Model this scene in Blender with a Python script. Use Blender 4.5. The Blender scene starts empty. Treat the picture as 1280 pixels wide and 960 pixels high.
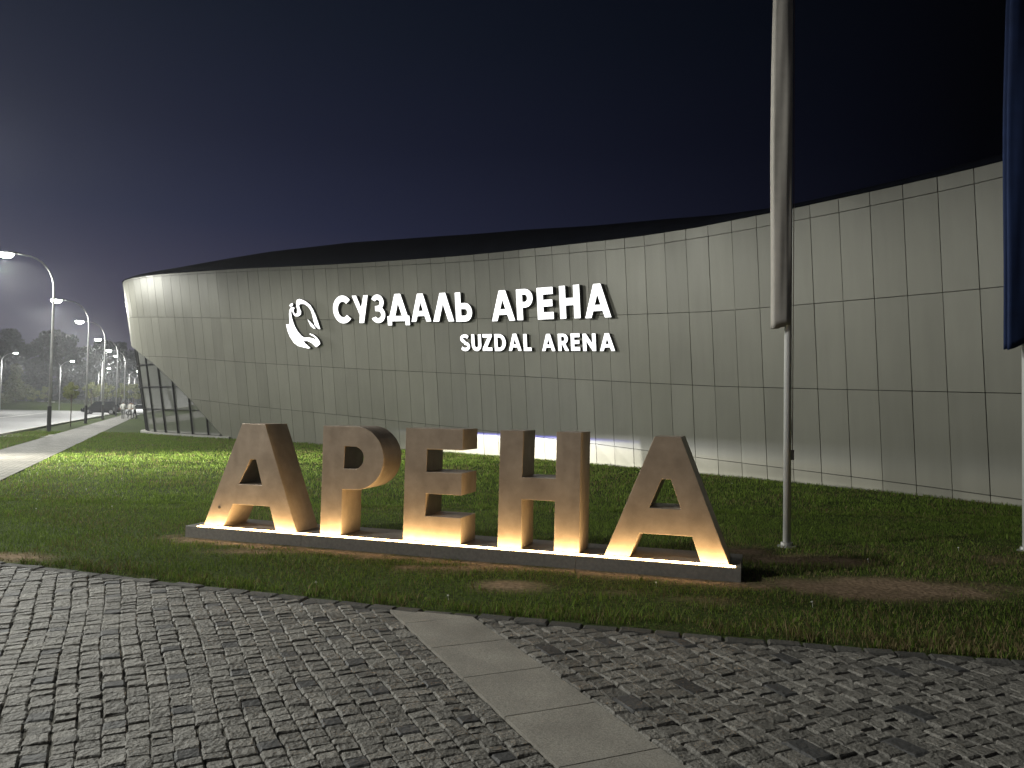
import bpy, bmesh, math, random
import numpy as np
from mathutils import Matrix, Vector
random.seed(7); rng = np.random.default_rng(7)
R_ = math.radians
SC = bpy.context.scene; COL = SC.collection

# ------------------------------------------------------------------ camera
FPX, CAMH = 960.0, 1.6
PITCH, ROLL = math.atan(32/960), R_(1.0)
fw = np.array([0, math.cos(PITCH), math.sin(PITCH)])
_up = np.array([0, -math.sin(PITCH), math.cos(PITCH)]); _rt = np.array([1., 0, 0])
RT = _rt*math.cos(ROLL)+_up*math.sin(ROLL); UP = _up*math.cos(ROLL)-_rt*math.sin(ROLL)
cam = bpy.data.cameras.new('camera'); camo = bpy.data.objects.new('camera', cam); COL.objects.link(camo)
camo.matrix_world = Matrix(((RT[0], UP[0], -fw[0], 0), (RT[1], UP[1], -fw[1], 0), (RT[2], UP[2], -fw[2], CAMH), (0, 0, 0, 1)))
cam.sensor_width = 36; cam.lens = 36*FPX/1280; cam.clip_end = 3000; cam.clip_start = .05
SC.camera = camo
def gnd(x, y, z=0.0):
    d = fw+RT*(x-640)/FPX-UP*(y-480)/FPX; t = (z-CAMH)/d[2]
    return np.array([0, 0, CAMH])+d*t
def proj(p):
    v = np.atleast_2d(p)-np.array([0, 0, CAMH]); w = v@fw
    return np.stack([640+FPX*(v@RT)/w, 480-FPX*(v@UP)/w, w], 1)

# ------------------------------------------------------------------ world, exposure
W = bpy.data.worlds.new('World'); SC.world = W; W.use_nodes = True
nt = W.node_tree; nt.nodes.clear()
def N(nt, t, **kw):
    n = nt.nodes.new(t)
    for k, v in kw.items(): setattr(n, k, v)
    return n
def lk(nt, a, b): nt.links.new(a, b)
o = N(nt, 'ShaderNodeOutputWorld'); bg = N(nt, 'ShaderNodeBackground'); lk(nt, bg.outputs[0], o.inputs[0])
tc = N(nt, 'ShaderNodeTexCoord'); sp = N(nt, 'ShaderNodeSeparateXYZ'); lk(nt, tc.outputs['Generated'], sp.inputs[0])
cr = N(nt, 'ShaderNodeValToRGB'); lk(nt, sp.outputs[2], cr.inputs[0])
els = cr.color_ramp.elements
els[0].position = 0.0; els[0].color = (.075, .066, .085, 1)
els[1].position = .62; els[1].color = (.0022, .0036, .0085, 1)
for p, c in ((.12, (.036, .034, .060, 1)), (.22, (.0135, .0160, .037, 1)), (.32, (.0072, .0092, .0225, 1)), (.44, (.0044, .0068, .0150, 1))):
    e = els.new(p); e.color = c
mr = N(nt, 'ShaderNodeMapRange'); lk(nt, sp.outputs[0], mr.inputs[0])     # town glow lies to the west
for i, v in ((1, -.6), (2, .5), (3, 2.4), (4, .06)): mr.inputs[i].default_value = v
mu = N(nt, 'ShaderNodeVectorMath', operation='SCALE'); lk(nt, cr.outputs[0], mu.inputs[0]); lk(nt, mr.outputs[0], mu.inputs[3])
lk(nt, mu.outputs[0], bg.inputs[0]); bg.inputs[1].default_value = .74
LAMP_W = 4700.0        # street lamp power
LAMP_COL = (1.0, 1.0, .92)
SC.view_settings.view_transform = 'Standard'; SC.view_settings.look = 'None'
SC.view_settings.exposure = 0; SC.view_settings.gamma = 1; SC.view_settings.use_curve_mapping = False
cy = SC.cycles; cy.denoising_prefilter = 'ACCURATE'; cy.use_denoising = True; cy.max_bounces = 4; cy.diffuse_bounces = 2; cy.glossy_bounces = 2
cy.volume_bounces = 0; cy.transparent_max_bounces = 12; cy.sample_clamp_indirect = 4; cy.caustics_reflective = False; cy.caustics_refractive = False
SC.render.engine = 'CYCLES'

# ------------------------------------------------------------------ materials
MATS = {}
def mat(name, col, rough=.6, metal=0, var=0, scale=8, bump=0, bscale=40, emit=None, estr=0, spec=.5, detail=6, objrand=0, col2=None):
    if name in MATS: return MATS[name]
    m = bpy.data.materials.new(name); m.use_nodes = True; nt = m.node_tree; b = nt.nodes['Principled BSDF']
    b.inputs['Roughness'].default_value = rough; b.inputs['Metallic'].default_value = metal; b.inputs['Specular IOR Level'].default_value = spec
    c = (*col, 1); b.inputs['Base Color'].default_value = c
    src = None
    if var or col2:
        t = N(nt, 'ShaderNodeTexCoord'); n = N(nt, 'ShaderNodeTexNoise'); n.inputs['Scale'].default_value = scale; n.inputs['Detail'].default_value = detail
        lk(nt, t.outputs['Object'], n.inputs['Vector'])
        r = N(nt, 'ShaderNodeValToRGB'); lk(nt, n.outputs['Fac'], r.inputs[0])
        r.color_ramp.elements[0].position = .3; r.color_ramp.elements[1].position = .7
        if col2: a_, b_ = col, col2
        else: a_, b_ = tuple(x*(1-var) for x in col), tuple(min(1, x*(1+var)) for x in col)
        r.color_ramp.elements[0].color = (*a_, 1); r.color_ramp.elements[1].color = (*b_, 1)
        src = r.outputs[0]
    if objrand:
        oi = N(nt, 'ShaderNodeObjectInfo'); mp = N(nt, 'ShaderNodeMapRange'); lk(nt, oi.outputs['Random'], mp.inputs[0])
        mp.inputs[3].default_value = 1-objrand; mp.inputs[4].default_value = 1+objrand
        v = N(nt, 'ShaderNodeVectorMath', operation='SCALE')
        if src: lk(nt, src, v.inputs[0])
        else: v.inputs[0].default_value = col
        lk(nt, mp.outputs[0], v.inputs[3]); src = v.outputs[0]
    if src: lk(nt, src, b.inputs['Base Color'])
    if bump:
        t = N(nt, 'ShaderNodeTexCoord'); n = N(nt, 'ShaderNodeTexNoise'); n.inputs['Scale'].default_value = bscale; n.inputs['Detail'].default_value = 8
        lk(nt, t.outputs['Object'], n.inputs['Vector'])
        bp = N(nt, 'ShaderNodeBump'); bp.inputs['Strength'].default_value = bump; bp.inputs['Distance'].default_value = .02
        lk(nt, n.outputs['Fac'], bp.inputs['Height']); lk(nt, bp.outputs[0], b.inputs['Normal'])
    if emit: b.inputs['Emission Color'].default_value = (*emit, 1); b.inputs['Emission Strength'].default_value = estr
    MATS[name] = m; return m

# ------------------------------------------------------------------ mesh helpers
def mesh(name, V, F, mat=None, smooth=False, recalc=True):
    me = bpy.data.meshes.new(name)
    me.from_pydata([tuple(map(float, v)) for v in V], [], [tuple(map(int, f)) for f in F])
    if recalc:
        bm = bmesh.new(); bm.from_mesh(me); bmesh.ops.recalc_face_normals(bm, faces=bm.faces); bm.to_mesh(me); bm.free()
    if mat: me.materials.append(mat)
    if smooth: me.polygons.foreach_set('use_smooth', [True]*len(me.polygons))
    me.update(); return me
def obj(name, me, parent=None, loc=None):
    ob = bpy.data.objects.new(name, me); COL.objects.link(ob)
    if parent: ob.parent = parent
    if loc is not None: ob.location = tuple(map(float, loc))
    return ob
def tag(ob, label=None, cat=None, group=None, kind=None):
    for k, v in (('label', label), ('category', cat), ('group', group), ('kind', kind)):
        if v: ob[k] = v
    return ob
def empty(name, loc, rz=0, **kw):
    e = bpy.data.objects.new(name, None); COL.objects.link(e); e.location = tuple(map(float, loc)); e.rotation_euler.z = rz
    e.empty_display_size = .2; return tag(e, **kw)
def part(name, V, F, m, parent, smooth=False, world=False):
    V = np.array(V, float)
    if world: V = V-np.array(parent_origin(parent))
    return obj(name, mesh(name, V, F, m, smooth), parent)
def parent_origin(p):
    v = np.zeros(3)
    while p is not None: v = v+np.array(p.location); p = p.parent
    return v
def copy_tree(src, parent=None):
    c = src.copy(); COL.objects.link(c); c.parent = parent
    for ch in list(src.children): copy_tree(ch, c)
    return c
class MB:
    def __init__(s): s.V = []; s.F = []
    def add(s, V, F):
        n = len(s.V); s.V += [tuple(v) for v in V]; s.F += [tuple(i+n for i in f) for f in F]; return s
    def box(s, x0, x1, y0, y1, z0, z1):
        return s.add([(x0, y0, z0), (x1, y0, z0), (x1, y1, z0), (x0, y1, z0), (x0, y0, z1), (x1, y0, z1), (x1, y1, z1), (x0, y1, z1)],
                     [(0, 3, 2, 1), (4, 5, 6, 7), (0, 1, 5, 4), (1, 2, 6, 5), (2, 3, 7, 6), (3, 0, 4, 7)])
    def tube(s, P, r, n=10, cap=True):
        P = [Vector(p) for p in P]; r = r if hasattr(r, '__len__') else [r]*len(P)
        V = []; prev = None
        for i, p in enumerate(P):
            d = (P[min(i+1, len(P)-1)]-P[max(i-1, 0)]).normalized()
            a = prev if prev is not None else (Vector((1, 0, 0)) if abs(d.x) < .9 else Vector((0, 1, 0)))
            a = (a-d*a.dot(d)).normalized(); prev = a; b = d.cross(a)
            V += [tuple(p+(a*math.cos(2*math.pi*k/n)+b*math.sin(2*math.pi*k/n))*r[i]) for k in range(n)]
        F = [(i*n+k, i*n+(k+1) % n, (i+1)*n+(k+1) % n, (i+1)*n+k) for i in range(len(P)-1) for k in range(n)]
        if cap: F += [tuple(range(n))[::-1], tuple((len(P)-1)*n+k for k in range(n))]
        return s.add(V, F)
    def prism(s, poly, h0, h1, fn):      # poly in 2d, fn(a,b,h)->xyz
        n = len(poly); V = [fn(a, b, h0) for a, b in poly]+[fn(a, b, h1) for a, b in poly]
        return s.add(V, [tuple(range(n))[::-1], tuple(range(n, 2*n))]+[(i, (i+1) % n, n+(i+1) % n, n+i) for i in range(n)])
    def build(s, name, m, parent=None, smooth=False, world=False):
        return part(name, s.V, s.F, m, parent, smooth, world) if parent else obj(name, mesh(name, s.V, s.F, m, smooth))
def shape2d(polys, depth, bevel=0):
    """polygons (outer + holes) -> verts (x,y,h) and faces split into front/side/back"""
    cu = bpy.data.curves.new('tmp', 'CURVE'); cu.dimensions = '2D'; cu.fill_mode = 'BOTH'; cu.extrude = depth/2-bevel
    cu.bevel_depth = bevel; cu.bevel_resolution = 1; cu.offset = -bevel
    for p in polys:
        s = cu.splines.new('POLY'); s.points.add(len(p)-1); s.use_cyclic_u = True
        for q, (x, y) in zip(s.points, p): q.co = (x, y, 0, 1)
    ob = bpy.data.objects.new('tmp', cu); COL.objects.link(ob)
    dg = bpy.context.evaluated_depsgraph_get(); dg.update()
    me = bpy.data.meshes.new_from_object(ob.evaluated_get(dg))
    bm = bmesh.new(); bm.from_mesh(me); bmesh.ops.remove_doubles(bm, verts=bm.verts, dist=1e-5)
    bmesh.ops.recalc_face_normals(bm, faces=bm.faces)
    out = {'front': ([], []), 'side': ([], []), 'back': ([], [])}
    bm.normal_update()
    for f in bm.faces:
        k = 'front' if f.normal.z > .95 else 'back' if f.normal.z < -.95 else 'side'
        V, F = out[k]; n = len(V); V += [tuple(v.co) for v in f.verts]; F.append(tuple(range(n, n+len(f.verts))))
    bm.free(); bpy.data.objects.remove(ob); bpy.data.curves.remove(cu); bpy.data.meshes.remove(me)
    return out
def weld(me, d=1e-4):
    bm = bmesh.new(); bm.from_mesh(me); bmesh.ops.remove_doubles(bm, verts=bm.verts, dist=d); bm.to_mesh(me); bm.free()
def arc(cx, cy, rx, ry, a0, a1, n=14):
    return [(cx+rx*math.cos(R_(a0+(a1-a0)*i/n)), cy+ry*math.sin(R_(a0+(a1-a0)*i/n))) for i in range(n+1)]
def vnoise(x, y, s, seed):
    g = np.random.default_rng(seed).random((256, 256)); x = np.asarray(x)/s+100.3; y = np.asarray(y)/s+100.7
    i = np.floor(x).astype(int); j = np.floor(y).astype(int); fx = x-i; fy = y-j; fx = fx*fx*(3-2*fx); fy = fy*fy*(3-2*fy)
    G = lambda a, b: g[a % 256, b % 256]
    return (G(i, j)*(1-fx)+G(i+1, j)*fx)*(1-fy)+(G(i, j+1)*(1-fx)+G(i+1, j+1)*fx)*fy
def inpoly(x, y, P):
    x = np.asarray(x); y = np.asarray(y); r = np.zeros(x.shape, bool)
    for (x0, y0), (x1, y1) in zip(P, np.roll(P, -1, 0)):
        c = ((y0 > y) != (y1 > y)); xi = (x1-x0)*(y-y0)/((y1-y0) if y1 != y0 else 1e-9)+x0; r ^= c & (x < xi)
    return r

# ------------------------------------------------------------------ layout curves
EDGE = np.array([(-13.5, 10.6), (-9.0, 9.1), (-6.8, 8.25), (-4.92, 7.48), (-3.05, 6.79), (-.9, 6.06), (.39, 5.71), (1.49, 5.42), (3.32, 4.985), (5.2, 4.62), (8.5, 4.2), (12, 3.9)])
def edge_y(x): return np.interp(x, EDGE[:, 0], EDGE[:, 1])
C = np.array([(12.2, 6.0), (11.0, 9.6), (9.35, 13.75), (7.5, 16.75), (5.45, 19.5), (3.45, 21.95), (.85, 24.75), (-2.1, 27.55), (-8.5, 32.5), (-13.4, 35.85), (-17.2, 38.6), (-19.6, 41.1), (-20.6, 44.2), (-19.4, 47.5), (-15.5, 49.5)])
D = []
for i in range(1, len(C)-2):
    p0, p1, p2, p3 = C[i-1:i+3]
    for t in np.arange(40)/40: D.append(.5*((2*p1)+(-p0+p2)*t+(2*p0-5*p1+4*p2-p3)*t*t+(-p0+3*p1-3*p2+p3)*t**3))
D.append(C[-2]); D = np.array(D); S = np.concatenate([[0], np.cumsum(np.linalg.norm(np.diff(D, axis=0), axis=1))]); SMAX = S[-1]
def wbase(u): return np.array([np.interp(u, S, D[:, 0]), np.interp(u, S, D[:, 1])])
def wnorm(u):
    t = wbase(min(u+.3, SMAX))-wbase(max(u-.3, 0)); t /= np.linalg.norm(t); return np.array([-t[1], t[0]])
def lean(u): return np.interp(u, [0, 14, 22, 32, 44], [.085, .085, .105, .14, .155])
def wall(u, z, off=0.0):
    b = wbase(u)+wnorm(u)*(lean(u)*z+off); return (b[0], b[1], z)
ZL = {1: ([0, 4.7, 8, 11.3, 14, 17, 20.6, 26.3, 33.5, 41.8, 52], [5.9, 5.95, 6.0, 6.07, 6.17, 6.38, 6.62, 6.97, 7.43, 7.85, 8.1]),
      2: ([0, 4.8, 8, 11.4, 15.2, 19.3, 26.5, 33.2, 44.8, 52], [3.92, 3.99, 4.08, 4.17, 4.38, 4.6, 4.96, 5.36, 6.1, 6.3]),
      3: ([0, 4.6, 8, 11.5, 14.2, 19.4, 26.7, 34, 40, 52], [1.95, 2.05, 2.16, 2.28, 2.42, 2.71, 3.07, 3.48, 3.88, 4.4]),
      4: ([0, 4.7, 7.9, 12.3, 15.9, 19.5, 25.4, 33.7, 38.6, 52], [.1, .13, .26, .43, .62, .8, 1.1, 1.52, 1.83, 2.6]),
      'top': ([0, 4.7, 8, 12, 14, 17, 20.6, 26.3, 33.5, 40.2, 43.1, 52], [6.2, 6.25, 6.31, 6.38, 6.47, 6.65, 6.85, 7.15, 7.57, 7.87, 7.98, 8.25]),
      'roof': ([0, 9, 10.1, 11.7, 13.9, 17, 20.5, 24.5, 29.4, 33.5, 37, 40.2, 44, 52], [6.3, 6.37, 6.4, 6.55, 6.83, 7.18, 7.59, 7.92, 8.27, 8.39, 8.3, 8.2, 8.1, 8.3]),
      'diag': ([36.35, 37.56, 38.64, 40.2, 42, 44.1, 47, 52], [0, .86, 1.68, 2.72, 3.7, 4.48, 5.0, 5.4])}
def zl(k, u): return float(np.interp(u, *ZL[k]))
def diag(u): return zl('diag', u) if u > 36.35 else -1.0
ROADK = -.446
def kerb_x(y): return -23.2+(-.446)*(y-34.9)
def pathr_x(y): return -10.1-.454*(y-15.25)
FOOT = np.concatenate([D, [(0, 60), (30, 50), (30, 9)]])

# plinth frame
PA = np.array([-3.888, 9.274]); PE = np.array([.952, -.306]); PE /= np.linalg.norm(PE); PN = np.array([-PE[1], PE[0]])
PLEN, PDEP, PH = 6.39, .76, .14
def sgn(s, d, z): q = PA+PE*s+PN*d; return (q[0], q[1], z)

# ------------------------------------------------------------------ ground
gm = bpy.data.materials.new('lawn_soil'); gm.use_nodes = True; nt = gm.node_tree; b = nt.nodes['Principled BSDF']; b.inputs['Roughness'].default_value = .95; b.inputs['Specular IOR Level'].default_value = .1
t = N(nt, 'ShaderNodeTexCoord')
n1 = N(nt, 'ShaderNodeTexNoise'); n1.inputs['Scale'].default_value = 22; n1.inputs['Detail'].default_value = 8; lk(nt, t.outputs['Object'], n1.inputs[0])
n2 = N(nt, 'ShaderNodeTexNoise'); n2.inputs['Scale'].default_value = .5; n2.inputs['Detail'].default_value = 4; lk(nt, t.outputs['Object'], n2.inputs[0])
r1 = N(nt, 'ShaderNodeValToRGB'); lk(nt, n1.outputs['Fac'], r1.inputs[0]); r1.color_ramp.elements[0].position = .3; r1.color_ramp.elements[0].color = (.022, .032, .008, 1); r1.color_ramp.elements[1].position = .75; r1.color_ramp.elements[1].color = (.085, .12, .03, 1)
r2 = N(nt, 'ShaderNodeValToRGB'); lk(nt, n1.outputs['Fac'], r2.inputs[0]); r2.color_ramp.elements[0].position = .25; r2.color_ramp.elements[0].color = (.13, .09, .058, 1); r2.color_ramp.elements[1].position = .75; r2.color_ramp.elements[1].color = (.36, .26, .17, 1)
at = N(nt, 'ShaderNodeAttribute', attribute_name='bare'); mx = N(nt, 'ShaderNodeMix', data_type='RGBA'); lk(nt, at.outputs['Fac'], mx.inputs[0]); lk(nt, r1.outputs[0], mx.inputs[6]); lk(nt, r2.outputs[0], mx.inputs[7]); lk(nt, mx.outputs[2], b.inputs['Base Color'])
bp = N(nt, 'ShaderNodeBump'); bp.inputs['Strength'].default_value = .7; bp.inputs['Distance'].default_value = .03; lk(nt, n1.outputs['Fac'], bp.inputs['Height']); lk(nt, bp.outputs[0], b.inputs['Normal'])
tag(obj('ground', mesh('ground', [(-900, -200, -.012), (500, -200, -.012), (500, 1200, -.012), (-900, 1200, -.012)], [(0, 1, 2, 3)], gm)), kind='structure')

BLOBS = [(gnd(640, 734), .42, .20, 1.0), (gnd(545, 711), .6, .16, .8), (gnd(480, 698), .45, .13, .55), (gnd(330, 690), .8, .18, .5), (gnd(240, 676), .5, .3, .6),
         (gnd(1095, 735), 1.05, .42, 1.2), (gnd(1190, 742), .5, .25, .8), (gnd(1000, 700), .8, .35, .8), (gnd(935, 690), .4, .4, .6), (gnd(1260, 700), .6, .3, .5), (gnd(5, 697), .6, .25, .8), (gnd(760, 742), .6, .12, .4), (gnd(860, 752), .5, .15, .35)]
def bare(x, y):
    v = np.zeros(np.shape(x))
    for c, rx, ry, w in BLOBS: v = np.maximum(v, w*np.exp(-(((x-c[0])/rx)**2+((y-c[1])/ry)**2)))
    d = (x-PA[0])*PN[0]+(y-PA[1])*PN[1]; s = (x-PA[0])*PE[0]+(y-PA[1])*PE[1]
    v = np.maximum(v, .75*np.exp(-((d+.12)/.16)**2)*((s > -.3) & (s < 6.6)))
    v = v*(.35+.75*vnoise(x, y, .24, 3)+.55*vnoise(x, y, .07, 13))+.3*(vnoise(x, y, .5, 5)-.5)
    return np.clip((v-.22)*2.4, 0, 1)
gx = np.arange(-26, 14, .16); gy = np.arange(3.6, 46, .16); GX, GY = np.meshgrid(gx, gy); nx, ny = len(gx), len(gy)
GZ = .018*(vnoise(GX, GY, 1.3, 9)-.5)+.004
ii, jj = np.meshgrid(np.arange(nx-1), np.arange(ny-1)); a = (jj*nx+ii).ravel(); Fq = np.stack([a, a+1, a+1+nx, a+nx], 1)
cx_, cy_ = GX[:-1, :-1].ravel()+.08, GY[:-1, :-1].ravel()+.08
keep = (cy_ > edge_y(cx_)+.02) & (cx_ > pathr_x(cy_)-.02) & ~inpoly(cx_, cy_, FOOT)
lawn = bpy.data.meshes.new('lawn'); lawn.from_pydata(np.stack([GX.ravel(), GY.ravel(), GZ.ravel()], 1).tolist(), [], Fq[keep].tolist())
al = lawn.attributes.new('bare', 'FLOAT', 'POINT'); al.data.foreach_set('value', bare(GX.ravel(), GY.ravel()).astype(np.float32))
lawn.materials.append(gm); lawn.update()
tag(obj('lawn', lawn), kind='structure')

# ------------------------------------------------------------------ grass blades
grm = bpy.data.materials.new('grass_blades'); grm.use_nodes = True; nt = grm.node_tree; b = nt.nodes['Principled BSDF']; b.inputs['Roughness'].default_value = .6; b.inputs['Specular IOR Level'].default_value = .1
at = N(nt, 'ShaderNodeAttribute', attribute_name='tint'); lk(nt, at.outputs['Color'], b.inputs['Base Color'])
tr = N(nt, 'ShaderNodeBsdfTranslucent'); lk(nt, at.outputs['Color'], tr.inputs[0]); ms = N(nt, 'ShaderNodeMixShader'); ms.inputs[0].default_value = .3
lk(nt, b.outputs[0], ms.inputs[1]); lk(nt, tr.outputs[0], ms.inputs[2]); lk(nt, ms.outputs[0], nt.nodes['Material Output'].inputs[0])
def scatter(n, x0, x1, y0, y1, dens_fall=None):
    x = rng.uniform(x0, x1, n); y = rng.uniform(y0, y1, n); return x, y
def grass(name, x, y, h, w, label):
    n = len(x); br = bare(x, y)
    keep = (rng.random(n) > br*.90) & (y > edge_y(x)+.13+.05*vnoise(x, y, .15, 4)) & ~inpoly(x, y, FOOT)
    s = (x-PA[0])*PE[0]+(y-PA[1])*PE[1]; d = (x-PA[0])*PN[0]+(y-PA[1])*PN[1]
    keep &= ~((s > -.03) & (s < PLEN+.03) & (d > -.03) & (d < PDEP+.03))
    keep &= (x > pathr_x(y)+.05) | ((x < pathr_x(y)-2.1) & (x > kerb_x(y)+.3))
    q = proj(np.stack([x, y, np.zeros(n)], 1)); keep &= (q[:, 0] > -130) & (q[:, 0] < 1410)
    x, y, h, w, br = x[keep], y[keep], h[keep], w[keep], br[keep]; n = len(x)
    tuft = vnoise(x, y, .35, 21); h = h*(.42+.8*tuft+.45*vnoise(x, y, .11, 23))*(1-.45*br); ang = rng.uniform(0, 2*np.pi, n); bend = rng.uniform(.15, .9, n)*h; ba = rng.uniform(0, 2*np.pi, n)
    dx, dy = np.cos(ang)*w/2, np.sin(ang)*w/2; bx, by = np.cos(ba)*bend, np.sin(ba)*bend; z0 = np.full(n, -.004)
    V = np.stack([np.stack([x-dx, y-dy, z0], 1), np.stack([x+dx, y+dy, z0], 1),
                  np.stack([x+dx*.7+bx*.4, y+dy*.7+by*.4, h*.6], 1), np.stack([x-dx*.7+bx*.4, y-dy*.7+by*.4, h*.6], 1), np.stack([x+bx, y+by, h*.95], 1)], 1).reshape(-1, 3)
    i = np.arange(n)*5
    me = bpy.data.meshes.new(name); me.vertices.add(5*n); me.vertices.foreach_set('co', V.ravel().astype(np.float32))
    loops = np.stack([i, i+1, i+2, i+3, i+3, i+2, i+4], 1).ravel(); me.loops.add(7*n); me.loops.foreach_set('vertex_index', loops.astype(np.int32))
    ls = np.stack([np.arange(n)*7, np.arange(n)*7+4], 1).ravel(); me.polygons.add(2*n); me.polygons.foreach_set('loop_start', ls.astype(np.int32))
    g1 = np.array([.10, .17, .023]); g2 = np.array([.225, .315, .06]); dryc = np.array([.24, .19, .095])
    k = rng.random((n, 1)); c = g1*(1-k)+g2*k
    dry = np.clip(.10+.9*br+.45*(vnoise(x, y, .9, 31)-.45)+.30*np.clip((x+.5)/3, 0, 1)*(y < 9.5)+.2*((y-edge_y(x)) < .5), 0, .92)[:, None]; m_ = (rng.random((n, 1)) < dry); c = np.where(m_, dryc*(.6+.6*k), c)
    ca = me.attributes.new('tint', 'FLOAT_COLOR', 'POINT'); ca.data.foreach_set('color', np.repeat(np.concatenate([c, np.ones((n, 1))], 1), 5, 0).ravel().astype(np.float32))
    me.materials.append(grm); me.update(); me.validate()
    return tag(obj(name, me), label, 'grass', kind='stuff')
n = 230000; x, y = scatter(n, -9, 8.5, 4.6, 12.5)
grass('lawn_grass', x, y, rng.uniform(.022, .05, n), rng.uniform(.004, .008, n), 'short green lawn grass with dry patches around the letter plinth')
n = 12000; x = rng.uniform(-7, 6.5, n); y = edge_y(x)+.12+.35*rng.random(n)**2
kp = vnoise(x, y, .18, 61) > .45; x, y = x[kp], y[kp]; n = len(x)
grass('edge_grass', x, y, rng.uniform(.045, .085, n), rng.uniform(.005, .009, n), 'longer ragged grass along the kerb stones')
n = 2600; x = rng.uniform(-9, 8, n); y = rng.uniform(5, 14, n); kp = vnoise(x, y, .4, 62) > .72; x, y = x[kp], y[kp]; n = len(x)
grass('broad_weeds', x, y, rng.uniform(.04, .08, n), rng.uniform(.018, .035, n), 'broad-leaved weeds scattered in the lawn')
n = 300000; x = rng.uniform(-26, 11, n); y = 12.3+28*rng.random(n)**1.5
f = np.interp(y, [12, 40], [1, 2.6])
grass('far_lawn_grass', x, y, rng.uniform(.032, .06, n)*f**.5, rng.uniform(.007, .013, n)*f, 'green lawn grass running back to the curved metal building')

cf = MB()
for px_, py_ in ((152, 601), (140, 637), (190, 558), (372, 640), (915, 607), (1198, 690), (1015, 760), (1085, 705), (45, 640), (108, 615), (820, 735), (560, 752), (395, 735)):
    q_ = gnd(px_, py_); r_ = random.uniform(.010, .016); h_ = .05
    cf.add([(q_[0]+r_*math.cos(k*math.pi/3), q_[1]+r_*math.sin(k*math.pi/3), h_) for k in range(6)]+[(q_[0], q_[1], h_+r_), (q_[0], q_[1], h_-r_*.6)], [(k, (k+1) % 6, 6) for k in range(6)]+[((k+1) % 6, k, 7) for k in range(6)])
    cf.tube([(q_[0]+.006, q_[1], 0), (q_[0], q_[1], h_-r_*.5)], .0016, 4)
tag(cf.build('clover_flowers', mat('clover_white', (.75, .75, .68), .7)), 'tiny white clover flowers dotted over the lawn', 'flower', kind='stuff')

# ------------------------------------------------------------------ plaza paving: setts, slabs, kerb stones
bed = mat('joint_sand', (.10, .095, .08), .95, var=.4, scale=60)
ex = np.concatenate([EDGE[:, 0]]); P = [(x_, y_-.0) for x_, y_ in EDGE]
V = [(x_, y_, .013) for x_, y_ in P]+[(12, -14, .013), (-13.5, -14, .013)]
pav = tag(obj('pavement', mesh('pavement', V, [tuple(range(len(V)))], bed)), kind='structure')
def stone_mat(name, c1, c2, rough, bump, objr):
    m = bpy.data.materials.new(name); m.use_nodes = True; nt = m.node_tree; b = nt.nodes['Principled BSDF']; b.inputs['Roughness'].default_value = rough; b.inputs['Specular IOR Level'].default_value = .4
    g = N(nt, 'ShaderNodeNewGeometry')
    n1 = N(nt, 'ShaderNodeTexNoise'); n1.inputs['Scale'].default_value = 130; n1.inputs['Detail'].default_value = 6; n1.inputs['Roughness'].default_value = .7; lk(nt, g.outputs['Position'], n1.inputs[0])
    n2 = N(nt, 'ShaderNodeTexNoise'); n2.inputs['Scale'].default_value = 38; n2.inputs['Detail'].default_value = 7; lk(nt, g.outputs['Position'], n2.inputs[0])
    n3 = N(nt, 'ShaderNodeTexNoise'); n3.inputs['Scale'].default_value = 3.2; n3.inputs['Detail'].default_value = 2; lk(nt, g.outputs['Position'], n3.inputs[0])
    r = N(nt, 'ShaderNodeValToRGB'); lk(nt, n1.outputs['Fac'], r.inputs[0]); r.color_ramp.elements[0].position = .32; r.color_ramp.elements[0].color = (*c1, 1); r.color_ramp.elements[1].position = .68; r.color_ramp.elements[1].color = (*c2, 1)
    ri = N(nt, 'ShaderNodeMath', operation='MULTIPLY_ADD'); at = N(nt, 'ShaderNodeAttribute', attribute_name='shade'); oi = N(nt, 'ShaderNodeObjectInfo')
    ad = N(nt, 'ShaderNodeMath', operation='ADD'); lk(nt, g.outputs['Random Per Island'], ad.inputs[0]); lk(nt, oi.outputs['Random'], ad.inputs[1])
    fr = N(nt, 'ShaderNodeMath', operation='FRACT'); lk(nt, ad.outputs[0], fr.inputs[0])
    lk(nt, fr.outputs[0], ri.inputs[0]); ri.inputs[1].default_value = 2*objr; ri.inputs[2].default_value = 1-objr
    m3 = N(nt, 'ShaderNodeMath', operation='MULTIPLY_ADD'); lk(nt, n3.outputs['Fac'], m3.inputs[0]); m3.inputs[1].default_value = .7; m3.inputs[2].default_value = .65
    mm = N(nt, 'ShaderNodeMath', operation='MULTIPLY'); lk(nt, ri.outputs[0], mm.inputs[0]); lk(nt, m3.outputs[0], mm.inputs[1])
    sc = N(nt, 'ShaderNodeVectorMath', operation='SCALE'); lk(nt, r.outputs[0], sc.inputs[0]); lk(nt, mm.outputs[0], sc.inputs[3]); lk(nt, sc.outputs[0], b.inputs['Base Color'])
    bp = N(nt, 'ShaderNodeBump'); bp.inputs['Strength'].default_value = bump; bp.inputs['Distance'].default_value = .02; lk(nt, n2.outputs['Fac'], bp.inputs['Height']); lk(nt, bp.outputs[0], b.inputs['Normal'])
    return m
SETT = stone_mat('granite_sett', (.068, .066, .060), (.30, .285, .255), .6, 1.0, .28)
DARK = stone_mat('dark_sett', (.045, .045, .045), (.10, .10, .10), .6, .55, .18)
SLAB = stone_mat('granite_slab', (.17, .16, .143), (.41, .385, .335), .7, .2, .06)
KERB = stone_mat('kerb_granite', (.05, .05, .046), (.12, .115, .105), .75, .6, .2)
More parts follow.
